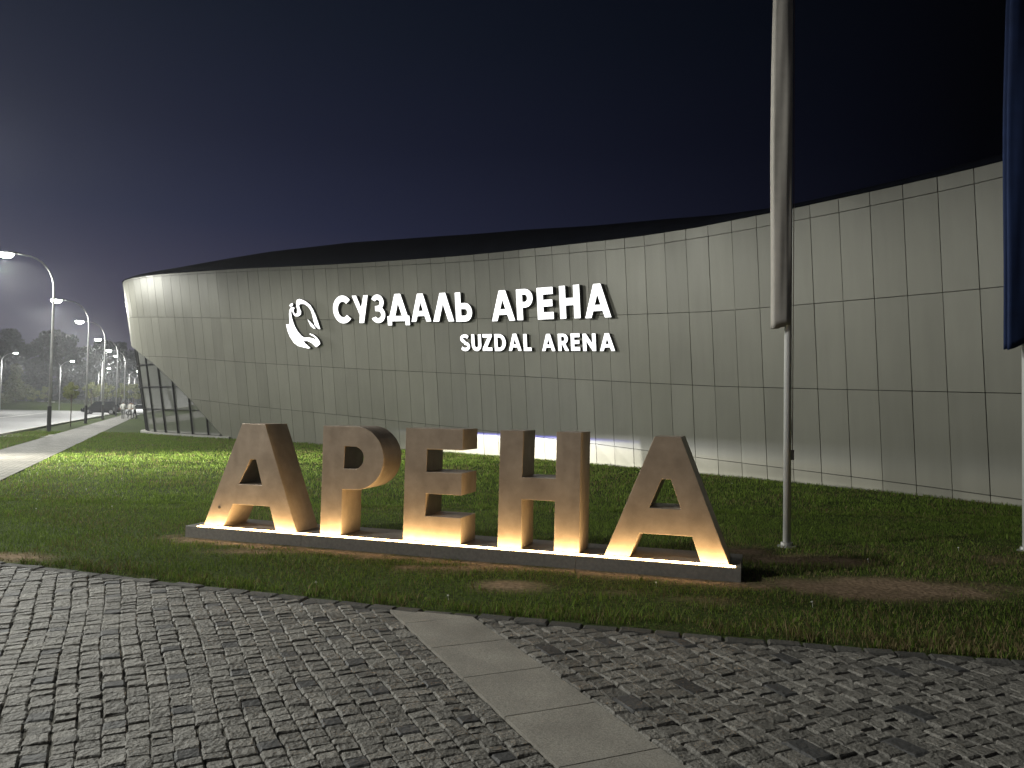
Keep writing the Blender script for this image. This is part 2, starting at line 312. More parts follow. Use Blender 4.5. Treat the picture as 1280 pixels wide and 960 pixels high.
def sett_mesh(k, m, rough=1.0):
    r = random.Random(k); g = [-.5, -.40, 0, .40, .5]
    g4 = [-.5, -.41, .41, .5]; V = []; cj = {}
    for c in ((0, 0), (3, 0), (3, 3), (0, 3)): cj[c] = (r.uniform(-.06, .06), r.uniform(-.06, .06))
    tx, ty = r.uniform(-.006, .006)*rough, r.uniform(-.006, .006)*rough
    for j in range(4):
        for i in range(4):
            u, v = i/3, j/3
            jx = sum(w*cj[c][0] for c, w in zip(((0, 0), (3, 0), (3, 3), (0, 3)), ((1-u)*(1-v), u*(1-v), u*v, (1-u)*v)))
            jy = sum(w*cj[c][1] for c, w in zip(((0, 0), (3, 0), (3, 3), (0, 3)), ((1-u)*(1-v), u*(1-v), u*v, (1-u)*v)))
            e = i in (0, 3) or j in (0, 3)
            z = (-.0055 if e else .003)+r.uniform(-.0035, .0035)*rough+tx*(u-.5)*2+ty*(v-.5)*2
            if (i in (0, 3)) and (j in (0, 3)): z -= .004
            V.append((g4[i]+jx+r.uniform(-.025, .025)*rough, g4[j]+jy+r.uniform(-.025, .025)*rough, z))
    F = [(j*4+i, j*4+i+1, j*4+i+5, j*4+i+4) for j in range(3) for i in range(3)]
    ring = [0, 1, 2, 3, 7, 11, 15, 14, 13, 12, 8, 4]; nb = len(V)
    V += [(V[i][0]*1.02, V[i][1]*1.02, -.05) for i in ring]
    F += [(ring[i], nb+i, nb+(i+1) % 12, ring[(i+1) % 12]) for i in range(12)]
    return mesh('sett', V, F, m, smooth=False)
VAR = [sett_mesh(k, SETT) for k in range(24)]; VARD = [sett_mesh(90+k, DARK, .5) for k in range(8)]
adir = np.array([-.407, .913]); pdir = np.array([-.913, -.407]); ang0 = math.atan2(adir[1], adir[0])-math.pi/2
SL0 = np.array([.209, 3.493])         # point on the left slab edge
SLW = .527
setts = []     # x,y,rot,wx,ly,dark
def field(side):
    d = .012; row = 0
    while d < 11.0:
        w = random.uniform(.098, .118) if side < 0 else random.uniform(.10, .13)
        t = -4.2+random.uniform(0, .1); cnt = random.randint(0, 5)
        while t < 9.5:
            dark = (row % 3 == 1) and cnt % 6 == 0
            l = random.uniform(.062, .118) if not dark else random.uniform(.09, .12)
            if side > 0:
                l = random.uniform(.08, .15); dark = (row % 4 == 1) and cnt % 7 == 0
                if dark: l = random.uniform(.19, .23)
            fan = 1+.034*(t+l/2-.8) if side < 0 else 1
            wob = .012*math.sin(t*2.3+row*.5)
            dd = (d+w/2)*fan+wob*min(1, d); q = SL0+adir*(t+l/2)+(pdir*dd if side < 0 else -pdir*(SLW+.01+dd))
            rot = ang0+(.034*d if side < 0 else 0)+random.uniform(-.05, .05)
            if q[1] < edge_y(q[0])-.062 and q[1] > 1.9 and abs(q[0]) < .78*q[1]+2.8:
                setts.append((q[0], q[1], rot, w*fan-.001, l-.001, dark))
            t += l; cnt += 1
        d += w; row += 1
field(-1); field(1)
SA = np.array([(s[0], s[1], 0) for s in setts]); q = proj(SA); area = np.array([s[3]*s[4] for s in setts])/q[:, 2]**3
area[(q[:, 0] < 0) | (q[:, 0] > 1280) | (q[:, 1] > 960) | (q[:, 2] < 0)] = 0
order = np.argsort(-area); big = set(order[:300].tolist())
VC = [np.array([v.co for v in m.vertices]) for m in VAR]; VD = [np.array([v.co for v in m.vertices]) for m in VARD]; FC = [tuple(p.vertices) for p in VAR[0].polygons]; FD = [[tuple(p.vertices) for p in m.polygons] for m in VARD]; FCs = [[tuple(p.vertices) for p in m.polygons] for m in VAR]
fV, fF, fM = [], [], []
nv = 0
for i, (sx, sy, rot, w, l, dark) in enumerate(setts):
    z = .026+random.uniform(-.004, .005); k = random.randrange(8 if dark else 24); flip = random.choice((0, math.pi))
    if i in big:
        ob = obj('sett', (VARD if dark else VAR)[k], pav, (sx, sy, z)); ob.rotation_euler = (0, 0, rot+flip); ob.scale = (w, l, 1)
    else:
        v = (VD if dark else VC)[k]*np.array([w, l, 1]); c, s_ = math.cos(rot+flip), math.sin(rot+flip)
        v = np.stack([v[:, 0]*c-v[:, 1]*s_+sx, v[:, 0]*s_+v[:, 1]*c+sy, v[:, 2]+z], 1); fV.append(v)
        fs = (FD if dark else FCs)[k]; fF += [tuple(a+nv for a in f) for f in fs]; fM += [1 if dark else 0]*len(fs); nv += len(v)
me = bpy.data.meshes.new('sett_field'); me.from_pydata(np.concatenate(fV).tolist(), [], fF); me.materials.append(SETT); me.materials.append(DARK); me.polygons.foreach_set('material_index', fM); me.update()
tag(obj('sett_field', me, pav), kind='stuff')
# granite slabs crossing the setts
def slab_pt(a, t): return SL0+adir*t-pdir*a
tj = [-3.0, -2.42, -1.84, -1.26, -.68, -.07, .53, 1.14, 1.74, 2.36, 2.80]
for t0, t1 in zip(tj[:-1], tj[1:]):
    g = .004; pts = [slab_pt(0, t0+g), slab_pt(SLW, t0+g)]
    top = [slab_pt(SLW-a, t1-g) for a in (0, .13, .27, .40, SLW)]
    pts += top
    pts = [np.array([p[0], min(p[1], edge_y(p[0])-.03-(.10 if False else 0))]) for p in pts]
    # the last slab is cut along the curved edge course
    cut = []
    for p in pts:
        a = (p-SL0)@(-pdir); tt = (p-SL0)@adir; lim = 2.77-1.15*max(0, a-.20)**1.35
        cut.append(SL0+adir*min(tt, lim)-pdir*a)
    if (cut[0]-cut[-1])@(cut[0]-cut[-1]) < .01: continue
    MB().prism([tuple(p) for p in cut], -.03, .033, lambda a, b, h: (a, b, h)).build('paving_slab', SLAB, pav)
# kerb course
el = np.concatenate([[0], np.cumsum(np.linalg.norm(np.diff(EDGE, axis=0), axis=1))])
s_ = 2.0
while s_ < el[-1]-3.5:
    L_ = random.uniform(.18, .30); a, b_ = [np.array([np.interp(v, el, EDGE[:, 0]), np.interp(v, el, EDGE[:, 1])]) for v in (s_+.004, s_+L_-.004)]
    d_ = (b_-a)/np.linalg.norm(b_-a); n_ = np.array([-d_[1], d_[0]]); j = lambda: random.uniform(-.008, .008); zt = .032+random.uniform(-.006, .006)
    poly = [a-n_*(.055+j()), b_-n_*(.055+j()), b_+n_*(.06+j()), a+n_*(.06+j())]
    V = [(p[0], p[1], -.04) for p in poly]+[(p[0], p[1], zt-.012+j()*.4) for p in poly]
    ce = sum(poly)/4; V += [(*(ce+(p-ce)*.88), zt+j()*.4) for p in poly]
    part('kerb_stone', V, [(3, 2, 1, 0), (8, 9, 10, 11)]+[(i, (i+1) % 4, 4+(i+1) % 4, 4+i) for i in range(4)]+[(4+i, 4+(i+1) % 4, 8+(i+1) % 4, 8+i) for i in range(4)], KERB, pav)
    s_ += L_

# ------------------------------------------------------------------ footpath, road, kerbs
pm = bpy.data.materials.new('path_paving'); pm.use_nodes = True; nt = pm.node_tree; b = nt.nodes['Principled BSDF']; b.inputs['Roughness'].default_value = .8
t = N(nt, 'ShaderNodeTexCoord'); mp = N(nt, 'ShaderNodeMapping'); mp.inputs['Rotation'].default_value[2] = -math.atan(.454); lk(nt, t.outputs['Object'], mp.inputs[0])
br = N(nt, 'ShaderNodeTexBrick'); lk(nt, mp.outputs[0], br.inputs[0]); br.inputs['Scale'].default_value = 2.0; br.inputs['Bias'].default_value = -.1; br.inputs['Color1'].default_value = (.27, .262, .24, 1); br.inputs['Color2'].default_value = (.13, .127, .117, 1); br.inputs['Mortar'].default_value = (.07, .066, .06, 1); br.inputs['Mortar Size'].default_value = .035
lk(nt, br.outputs['Color'], b.inputs['Base Color'])
def strip(fa, fb, ys, z): 
    V = []; 
    for y_ in ys: V += [(fa(y_), y_, z), (fb(y_), y_, z)]
    return V, [(2*i, 2*i+1, 2*i+3, 2*i+2) for i in range(len(ys)-1)]
YS = list(np.arange(9.5, 125, 5))
tag(obj('footpath', mesh('footpath', *strip(lambda y_: pathr_x(y_)-2.0, pathr_x, YS, .02), pm)), kind='structure')
asp = mat('asphalt', (.26, .26, .27), .6, var=.25, scale=1.5, bump=.3, bscale=50)
V = [(kerb_x(-40), -40, .006), (kerb_x(178), 178, .006), (-150, 178, .006), (-150, 100, .006), (-120, -40, .006)]
tag(obj('road', mesh('road', V, [(0, 1, 2, 3, 4)], asp)), kind='structure')
pal = mat('pale_kerb', (.42, .41, .38), .8, var=.15, scale=5)
kb = MB(); 
V, F = [], []
for y_ in np.arange(-40, 180, 4): V += [(kerb_x(y_), y_, 0), (kerb_x(y_), y_, .12), (kerb_x(y_)+.16, y_, .12), (kerb_x(y_)+.16, y_, 0)]
m_ = len(V)//4; F = [(4*i+k, 4*i+(k+1) % 4, 4*i+4+(k+1) % 4, 4*i+4+k) for i in range(m_-1) for k in range(4)]
tag(obj('kerb', mesh('kerb', V, F, pal)), kind='structure')
V = []
tag(obj('crossing_path', mesh('crossing_path', [(kerb_x(34)+.17, 34, .014), (kerb_x(36.6)+.17, 36.6, .014), (pathr_x(37.2)-1.8, 37.2, .014), (pathr_x(34.6)-1.8, 34.6, .014)], [(0, 3, 2, 1)], mat('pale_concrete', (.4, .39, .36), .85, var=.2, scale=3))), kind='structure')
# raised verge beside the road, far bank, far kerb
mb = MB(); a, b_ = gnd(0, 512.3), gnd(75, 511.6)
fk = MB(); fk.add([(-150, 128, 0), (-150, 128, .18), (-150, 128.5, .18), (-150, 128.5, 0), (-82, 150, 0), (-82, 150, .18), (-82, 150.5, .18), (-82, 150.5, 0), (-66, 176, 0), (-66, 176, .18), (-66, 176.5, .18), (-66, 176.5, 0)], [(0, 1, 5, 4), (1, 2, 6, 5), (2, 3, 7, 6), (4, 5, 9, 8), (5, 6, 10, 9), (6, 7, 11, 10)])
tag(fk.build('far_kerb', pal), kind='structure')
wp = mat('road_paint', (.75, .75, .73), .6)
p0, p1 = gnd(-30, 525.5, 0), gnd(58, 516, 0); dv = (p1-p0)/np.linalg.norm(p1-p0); pv = np.array([-dv[1], dv[0], 0])*.12
V = [p0-pv, p1-pv*1.6, p1+pv*1.6, p0+pv]; tag(obj('road_marking', mesh('road_marking', [(v[0], v[1], .011) for v in V], [(0, 1, 2, 3)], wp)), kind='structure')
# grassy bank at the far left
V = []; F = []
bx, by = -96, 143
for j in range(13):
    for i in range(25):
        u, v = i/24*2-1, j/12*2-1; V.append((bx+u*26, by+v*7+u*8, 1.6*max(0, 1-u*u)**.7*max(0, 1-v*v)-.02))
F = [(j*25+i, j*25+i+1, j*25+i+26, j*25+i+25) for j in range(12) for i in range(24)]
tag(obj('grass_bank', mesh('grass_bank', V, F, gm, True)), kind='structure')

# ------------------------------------------------------------------ street lamps
steel = mat('galvanised_steel', (.42, .42, .42), .45, .6, var=.15, scale=4)
dsteel = mat('dark_pole_sleeve', (.05, .05, .052), .5)
headm = mat('lamp_housing', (.25, .25, .26), .4, .5)
lens = mat('lamp_lens', (1, 1, 1), .3, emit=(.95, 1.0, .92), estr=45)
def street_lamp(h=9.2, arm=2.0, kind='curved'):
    e = empty('street_lamp', (0, 0, 0))
    MB().tube([(0, 0, 0), (0, 0, .03), (0, 0, .031), (0, 0, 1.35), (0, 0, 1.36)], [.17, .17, .10, .10, .08], 12).build('base_sleeve', dsteel, e, False)
    P = [(0, 0, 1.30), (0, 0, 4), (0, 0, h-1.75)]; r = [.08, .065, .05]
    for i in range(1, 9):
        t = i/8*math.pi/2; P.append((-1.35*(1-math.cos(t)), 0, h-1.75+1.75*math.sin(t)*.97)); r.append(.047-.001*i)
    P.append((-arm+.25, 0, h+.02)); r.append(.035)
    MB().tube(P, r, 10).build('pole', steel, e, True)
    hd = MB().add([(-arm+.35, -.06, h-.02), (-arm+.35, .06, h-.02), (-arm+.35, .06, h+.07), (-arm+.35, -.06, h+.07),
                   (-arm, -.15, h-.03), (-arm, .15, h-.03), (-arm, .13, h+.08), (-arm, -.13, h+.08),
                   (-arm-.45, -.13, h-.03), (-arm-.45, .13, h-.03), (-arm-.45, .10, h+.04), (-arm-.45, -.10, h+.04)],
                  [(0, 1, 2, 3), (8, 11, 10, 9)]+[(4*i+k, 4*i+4+k, 4*i+4+(k+1) % 4, 4*i+(k+1) % 4) for i in range(2) for k in range(4)]).build('lamp_head', headm, e)
    bowl = MB(); bowl.add([(-arm-.19+.36*math.cos(2*math.pi*k/14)*q_, .20*math.sin(2*math.pi*k/14)*q_, h-.034-dz) for q_, dz in ((1, 0), (.94, .10), (.70, .19), (.3, .24)) for k in range(14)],
             [(14*j+k, 14*j+(k+1) % 14, 14*j+14+(k+1) % 14, 14*j+14+k) for j in range(3) for k in range(14)]+[tuple(range(14)), tuple(42+k for k in range(14))[::-1]])
    bowl.build('lamp_lens', lens, hd, True)  # glowing bowl made oversized so its shape carries the lamp's glare
    return e
proto = street_lamp()
def lamp_light(e, x, z, power, size=R_(180), blend=.22, col=LAMP_COL):
    l = bpy.data.lights.new('lamp_light', 'SPOT'); l.energy = power; l.color = col; l.spot_size = size; l.spot_blend = blend; l.shadow_soft_size = .32
    o_ = bpy.data.objects.new('lamp_light', l); COL.objects.link(o_); o_.parent = e; o_.location = (x, 0, z); return o_
rowd = math.atan2(.41, .91)
LAMPS = [((-24.1, 40.1), 'tall curved-arm street lamp nearest the camera, left of the footpath'), ((-32.0, 57.8), 'second curved-arm street lamp along the footpath'),
         ((-38.6, 72.6), 'third curved-arm street lamp along the footpath'), ((-47.6, 92.5), 'fourth curved-arm street lamp along the footpath'), ((-56.5, 112), 'farthest curved-arm street lamp, behind the parked black car'),
         ((-15.2, 20.0), 'curved-arm street lamp beside the lawn, just outside the left edge'), ((-9.3, 5.0), 'curved-arm street lamp beside the paved plaza')]
lamp_light(proto, -2.2, 8.52, LAMP_W)
for i, ((lx, ly), lab) in enumerate(LAMPS):
    e = proto if i == 0 else copy_tree(proto)
    e.location = (lx, ly, 0); e.rotation_euler.z = rowd
    tag(e, lab, 'street lamp', 'curved-arm street lamps along the footpath')
def fork_lamp():
    h = 9.0; e = empty('forked_street_lamp', (0, 0, 0))
    MB().tube([(0, 0, 0), (0, 0, 4), (0, 0, h-1.1)], [.09, .075, .06], 8).build('pole', steel, e, True)
    MB().tube([(0, 0, h-1.12), (.25, 0, h-.7), (.8, 0, h-.25), (1.9, 0, h)], [.055, .05, .045, .04], 8).build('arm', steel, e, True)
    MB().tube([(0, 0, h-1.12), (-.2, 0, h-.7), (-.45, 0, h-.35)], [.055, .045, .035], 8).build('arm', steel, e, True)
    hd = MB().box(1.8, 2.4, -.13, .13, h-.01, h+.09).build('lamp_head', headm, e)
    MB().tube([(2.1, 0, h-.014), (2.1, 0, h-.09), (2.1, 0, h-.17), (2.1, 0, h-.20)], [.30, .29, .2, .06], 12).build('lamp_lens', lens, hd, True)
    return e
fp = fork_lamp()
def at_px(x, y): return ((x-640)/960*y, y)
FORK = [(127, 121, 'brightest forked street lamp, above the walking people'), (1, 118, 'forked street lamp at the far left, before the pale willow'), (75, 139, 'forked street lamp beyond the near lamp pole, by the hedge'), (123, 165, 'forked street lamp rising behind the parked black car'), (161, 178, 'forked street lamp right of the black car, by round trees'), (168, 205, 'farthest forked street lamp, nearly hidden by the building corner')]
lamp_light(fp, 2.1, 8.42, LAMP_W*.8)
for i, (px, dist, lab) in enumerate(FORK):
    e = fp if i == 0 else copy_tree(fp); e.location = (*at_px(px, dist), 0); tag(e, lab, 'street lamp', 'forked street lamps beyond the road')

# ------------------------------------------------------------------ arena building
bld = empty('arena_building', (*wbase(20), 0), label='long curved arena building clad in grey metal panels under a dark roof', cat='building')
pm_ = bpy.data.materials.new('metal_cladding'); pm_.use_nodes = True; nt = pm_.node_tree; b = nt.nodes['Principled BSDF']
b.inputs['Metallic'].default_value = .12; b.inputs['Specular IOR Level'].default_value = .45; b.inputs['Coat Weight'].default_value = 0
g = N(nt, 'ShaderNodeNewGeometry'); n1 = N(nt, 'ShaderNodeTexNoise'); n1.inputs['Scale'].default_value = .9; n1.inputs['Detail'].default_value = 5; lk(nt, g.outputs['Position'], n1.inputs[0])
oi = N(nt, 'ShaderNodeObjectInfo'); m1 = N(nt, 'ShaderNodeMath', operation='MULTIPLY_ADD'); lk(nt, oi.outputs['Random'], m1.inputs[0]); m1.inputs[1].default_value = .15; m1.inputs[2].default_value = .88
m2 = N(nt, 'ShaderNodeMath', operation='MULTIPLY_ADD'); lk(nt, n1.outputs['Fac'], m2.inputs[0]); m2.inputs[1].default_value = .16; lk(nt, m1.outputs[0], m2.inputs[2])
mps = N(nt, 'ShaderNodeMapping'); mps.inputs['Scale'].default_value = (5, 5, .35); lk(nt, g.outputs['Position'], mps.inputs[0])
n5 = N(nt, 'ShaderNodeTexNoise'); n5.inputs['Scale'].default_value = 1.0; n5.inputs['Detail'].default_value = 6; lk(nt, mps.outputs[0], n5.inputs[0])
m4 = N(nt, 'ShaderNodeMath', operation='MULTIPLY_ADD'); lk(nt, n5.outputs['Fac'], m4.inputs[0]); m4.inputs[1].default_value = .22; m5 = N(nt, 'ShaderNodeMath', operation='SUBTRACT'); lk(nt, m2.outputs[0], m5.inputs[0]); m5.inputs[1].default_value = .11; lk(nt, m5.outputs[0], m4.inputs[2])
sc = N(nt, 'ShaderNodeVectorMath', operation='SCALE'); sc.inputs[0].default_value = (.278, .274, .232); lk(nt, m4.outputs[0], sc.inputs[3]); lk(nt, sc.outputs[0], b.inputs['Base Color'])
mr = N(nt, 'ShaderNodeMath', operation='MULTIPLY_ADD'); lk(nt, n1.outputs['Fac'], mr.inputs[0]); mr.inputs[1].default_value = .12; mr.inputs[2].default_value = .33; lk(nt, mr.outputs[0], b.inputs['Roughness'])
CLAD = pm_
seam = mat('seam_backing', (.03, .03, .028), .8)
us = np.arange(0, SMAX-.05, .45)
V = []; F = []
for u in us: V += [wall(u, max(-.02, diag(u)), -.07), wall(u, zl('top', u)-.02, -.07)]
part('wall_core', V, [(2*i, 2*i+2, 2*i+3, 2*i+1) for i in range(len(us)-1)], seam, bld, True, True)
def clip(poly, sgn=1):
    out = []
    f = lambda p: (p[1]-diag(p[0]))*sgn
    for i in range(len(poly)):
        p, q = poly[i], poly[(i+1) % len(poly)]; a, b_ = f(p), f(q)
        if a >= 0: out.append(p)
        if (a > 0) != (b_ > 0) and abs(a-b_) > 1e-6:
            t = a/(a-b_); out.append((p[0]+(q[0]-p[0])*t, p[1]+(q[1]-p[1])*t))
    return out
PW = .712; u0s = np.arange(.25, SMAX-PW, PW); rest = MB(); G = .0075
for u0 in u0s:
    for lo, hi in ((0, 4), (4, 3), (3, 2), (2, 1), (1, 'top')):
        ua, ub = u0+G, u0+PW-G
        zz = [0.0 if lo == 0 else zl(lo, ua)+G, 0.0 if lo == 0 else zl(lo, ub)+G, zl(hi, ub)-G, zl(hi, ua)-G]
        poly = clip([(ua, zz[0]), (ub, zz[1]), (ub, zz[2]), (ua, zz[3])])
        if len(poly) < 3: continue
        j = random.uniform(-.003, .003); tl = [random.uniform(-.0038, .0038) for _ in poly]
        n = len(poly); VV = [wall(u, z, 0+j+d) for (u, z), d in zip(poly, tl)]+[wall(u, z, -.05) for u, z in poly]
        FF = [tuple(range(n)), tuple(range(n, 2*n))[::-1]]+[(i, n+i, n+(i+1) % n, (i+1) % n) for i in range(n)]
        if 3.4 < u0 < 46.0: part('cladding_panel', VV, FF, CLAD, bld, False, True)
        else: rest.add(VV, FF)
tag(rest.build('cladding_field', CLAD, bld, False, True), kind='stuff')
# edge trim along the diagonal cut
mb = MB(); dus = np.linspace(36.35, 50.5, 36)
V = []
for u in dus: V += [wall(u, diag(u)-.05, -.02), wall(u, diag(u)+.0, .02), wall(u, diag(u)-.05, -.30)]
F = [(3*i+k, 3*i+(k+1) % 3, 3*i+3+(k+1) % 3, 3*i+3+k) for i in range(35) for k in range(3)]
part('edge_trim', V, F, mat('edge_metal', (.3, .3, .28), .4, .5), bld, False, True)
# glazing below the cut
gl = bpy.data.materials.new('painted_lit_glazing'); gl.use_nodes = True; nt = gl.node_tree; b = nt.nodes['Principled BSDF']
b.inputs['Base Color'].default_value = (.22, .225, .205, 1); b.inputs['Roughness'].default_value = .03; b.inputs['Specular IOR Level'].default_value = 1.0; b.inputs['IOR'].default_value = 2.1  # pale pane colour stands in for the light of a lit interior
frm = mat('mullion_metal', (.035, .035, .035), .4, .4)
glz = obj('glazing', None, bld); GWS = 1.30
zr = [0.12, 1.3, 2.45, 3.6, 4.75, 6]
gus = np.arange(36.6, 50.8, GWS)
for i in range(len(gus)-1):
    for za, zb in zip(zr[:-1], zr[1:]):
        poly = clip([(gus[i]+.03, za+.025), (gus[i+1]-.03, za+.025), (gus[i+1]-.03, zb-.025), (gus[i]+.03, zb-.025)], -1)
        if len(poly) < 3: continue
        n = len(poly); tl = random.uniform(-.004, .004)
        VV = [wall(u, z, -.20+tl*(z-za)) for u, z in poly]+[wall(u, z, -.23) for u, z in poly]
        part('glass_pane', VV, [tuple(range(n)), tuple(range(n, 2*n))[::-1]]+[(k, n+k, n+(k+1) % n, (k+1) % n) for k in range(n)], gl, bld, False, True)
bpy.data.objects.remove(glz)
def wbar(pts, w, o0, o1, name):
    (ua, za), (ub, zb) = pts; dx, dz = ub-ua, zb-za; l = math.hypot(dx, dz); px, pz = -dz/l*w, dx/l*w
    q = [(ua-px, za-pz), (ub-px, zb-pz), (ub+px, zb+pz), (ua+px, za+pz)]
    VV = [wall(u, z, o1) for u, z in q]+[wall(u, z, o0) for u, z in q]
    part(name, VV, [(0, 1, 2, 3), (7, 6, 5, 4)]+[(i, (i+1) % 4, 4+(i+1) % 4, 4+i) for i in range(4)], frm, bld, False, True)
for u in gus[1:]:
    if diag(u) > .3: wbar([(u, .12), (u, diag(u)-.06)], .025, -.26, -.13, 'mullion')
for z in zr[1:-1]:
    ul = float(np.interp(z, ZL['diag'][1], ZL['diag'][0])); k = 0
    for i in range(len(gus)-1):
        a, b_ = max(gus[i]+.034, ul+.06), gus[i+1]-.034
        if b_-a > .1 and z < 5.2: wbar([(a, z), (b_, z)], .022, -.25, -.15, 'transom')
V = []
for u in np.linspace(35.9, 51, 30): V += [wall(u, .12, .12), wall(u, 0, .14), wall(u, .12, -.35), wall(u, 0, -.35)]
part('base_strip', V, [(4*i+a, 4*i+b_, 4*i+4+b_, 4*i+4+a) for i in range(29) for a, b_ in ((0, 1), (2, 0))], mat('pale_base', (.42, .41, .38), .8, var=.1, scale=3), bld, False, True)
# inside wall seen through / behind the glass
V = []
for u in np.linspace(36.5, 51, 24): V += [wall(u, 0, -.5), wall(u, 5.6, -.5)]
part('inner_wall', V, [(2*i, 2*i+2, 2*i+3, 2*i+1) for i in range(23)], mat('inner_dark', (.12, .12, .12), .8), bld, False, True)
# roof
rfm = mat('roof_membrane', (.009, .011, .018), .9, spec=.1, var=.2, scale=1.2)
us = np.linspace(0, SMAX-.05, 130); V = []
for u in us:
    zt = zl('top', u); b0 = np.array(wall(u, zt)[:2]); n_ = wnorm(u); zr_ = zl('roof', u); inn = float(np.interp(u, [0, 9, 14, 40, 47, 52], [.6, .6, 2.6, 2.6, 1.5, 1.5]))
    Dst = np.hypot(*b0); zz = CAMH+(zr_-CAMH)*(Dst+inn*.75)/Dst; h_ = max(zz-zt, .03)
    for (i_, z_) in ((-.055, zt-.015), (-.005+.03, zt-.015), (.03, zt+.03), (-inn*.12, zt+.05+h_*.35), (-inn*.4, zt+.04+h_*.72), (-inn*.7, zt+.02+h_*.92), (-inn, zt+h_), (-inn-9, zt+h_-.6)):
        q_ = b0+n_*i_; V.append((q_[0], q_[1], z_))
K = 8; F = [(K*i+k, K*i+K+k, K*i+K+k+1, K*i+k+1) for i in range(len(us)-1) for k in range(K-1)]
part('roof', V, F, rfm, bld, True, True)

# ------------------------------------------------------------------ wall sign
white = mat('lit_white_face', (.9, .9, .9), .4, emit=(1, 1, 1), estr=1.6)
ret = mat('dark_return', (.02, .02, .02), .25, .0, spec=.7)
def stroke_arc_S():
    cl = arc(.5, .735, .36, .165, 25, 270, 18)[:-1]+arc(.5, .275, .38, .185, 90, -155, 20)[0:]
    cl = [(x, y) for x, y in cl]; A, B = [], []
    for i, p in enumerate(cl):
        a, b_ = cl[max(i-1, 0)], cl[min(i+1, len(cl)-1)]; dx, dy = b_[0]-a[0], b_[1]-a[1]; l = math.hypot(dx, dy); w = .10
        A.append((p[0]-dy/l*w*1.2, p[1]+dx/l*w)); B.append((p[0]+dy/l*w*1.2, p[1]-dx/l*w))
    return [A+B[::-1]]
GL = {
 'A': [[(0, 0), (.24, 0), (.32, .2), (.68, .2), (.76, 0), (1, 0), (.64, 1), (.36, 1)], [(.385, .38), (.615, .38), (.5, .70)]],
 'ES': [arc(.53, .5, .53, .51, 42, 318, 26)+arc(.53, .5, .27, .29, 315, 45, 22)],
 'U_': [[(0, 1), (.27, 1), (.54, .54), (.73, 1), (1, 1), (.66, 0), (.37, 0), (.43, .30)]],
 'ZE': [arc(.48, .735, .44, .28, 155, -50, 16)+arc(.48, .285, .50, .295, 50, -155, 18)+arc(.48, .29, .22, .125, -145, 90, 12)+[(.30, .42), (.30, .60)]+arc(.47, .72, .18, .11, -90, 150, 12)],
 'DE': [[(0, -.15), (.19, -.15), (.19, 0), (.81, 0), (.81, -.15), (1, -.15), (1, .19), (.92, .19), (.64, 1), (.38, 1), (.1, .19), (0, .19)], [(.36, .19), (.67, .19), (.51, .66)]],
 'EL': [[(0, 0), (.28, 0), (.50, .62), (.73, 0), (1, 0), (.64, 1), (.37, 1)]],
 'SOFT': [[(0, 0), (0, 1), (.33, 1), (.33, .63), (.55, .63)]+arc(.58, .315, .42, .315, 90, -90, 14)+[(.5, 0)], [(.33, .2)]+arc(.56, .315, .15, .115, -90, 90, 8)+[(.33, .43)]],
 'ER': [[(0, 0), (0, 1), (.5, 1)]+arc(.52, .70, .48, .30, 90, -90, 14)+[(.36, .40), (.36, 0)], [(.36, .58)]+arc(.50, .70, .17, .12, -90, 90, 8)+[(.36, .82)]],
 'E': [[(0, 0), (1, 0), (1, .22), (.38, .22), (.38, .40), (.95, .40), (.95, .61), (.38, .61), (.38, .78), (1, .78), (1, 1), (0, 1)]],
 'EN': [[(0, 0), (.3, 0), (.3, .40), (.7, .40), (.7, 0), (1, 0), (1, 1), (.7, 1), (.7, .62), (.3, .62), (.3, 1), (0, 1)]],
 'S': stroke_arc_S(),
 'U': [[(0, 1), (0, .36)]+arc(.5, .36, .5, .37, 180, 360, 16)+[(1, .36), (1, 1), (.69, 1), (.69, .36)]+arc(.5, .36, .19, .15, 0, -180, 10)+[(.31, 1)]],
 'Z': [[(0, 0), (1, 0), (1, .2), (.46, .2), (1, .86), (1, 1), (.04, 1), (.04, .8), (.56, .8), (0, .14)]],
 'D': [[(0, 0), (.42, 0)]+arc(.42, .5, .58, .5, -90, 90, 16)+[(0, 1)], [(.27, .2), (.27, .8)]+arc(.42, .5, .30, .3, 90, -90, 12)],
 'L': [[(0, 0), (1, 0), (1, .2), (.44, .2), (.44, 1), (0, 1)]],
 'R': [[(0, 0), (.32, 0), (.32, .38), (.40, .38), (.68, 0), (1.05, 0), (.70, .42)]+arc(.52, .70, .46, .30, -60, 90, 12)+[(0, 1)], [(.32, .56)]+arc(.48, .70, .18, .13, -90, 90, 8)+[(.32, .83)]],
 'N': [[(0, 0), (.27, 0), (.27, .58), (.74, 0), (1, 0), (1, 1), (.73, 1), (.73, .42), (.26, 1), (0, 1)]],
}
TITLE = [('ES', 28.26, 27.17, 4.89, 1.06), ('U_', 27.12, 26.23, 4.84, 1.05), ('ZE', 26.10, 25.33, 4.80, 1.04), ('DE', 25.23, 24.08, 4.80, 1.0), ('A', 23.99, 22.99, 4.72, 1.0), ('EL', 22.89, 21.86, 4.66, 1.0), ('SOFT', 21.76, 20.96, 4.60, 1.0),
         ('A', 20.0, 18.91, 4.5, .99), ('ER', 18.81, 18.1, 4.46, .98), ('E', 17.91, 17.23, 4.42, .98), ('EN', 16.96, 16.14, 4.37, .99), ('A', 15.95, 14.95, 4.31, .98)]
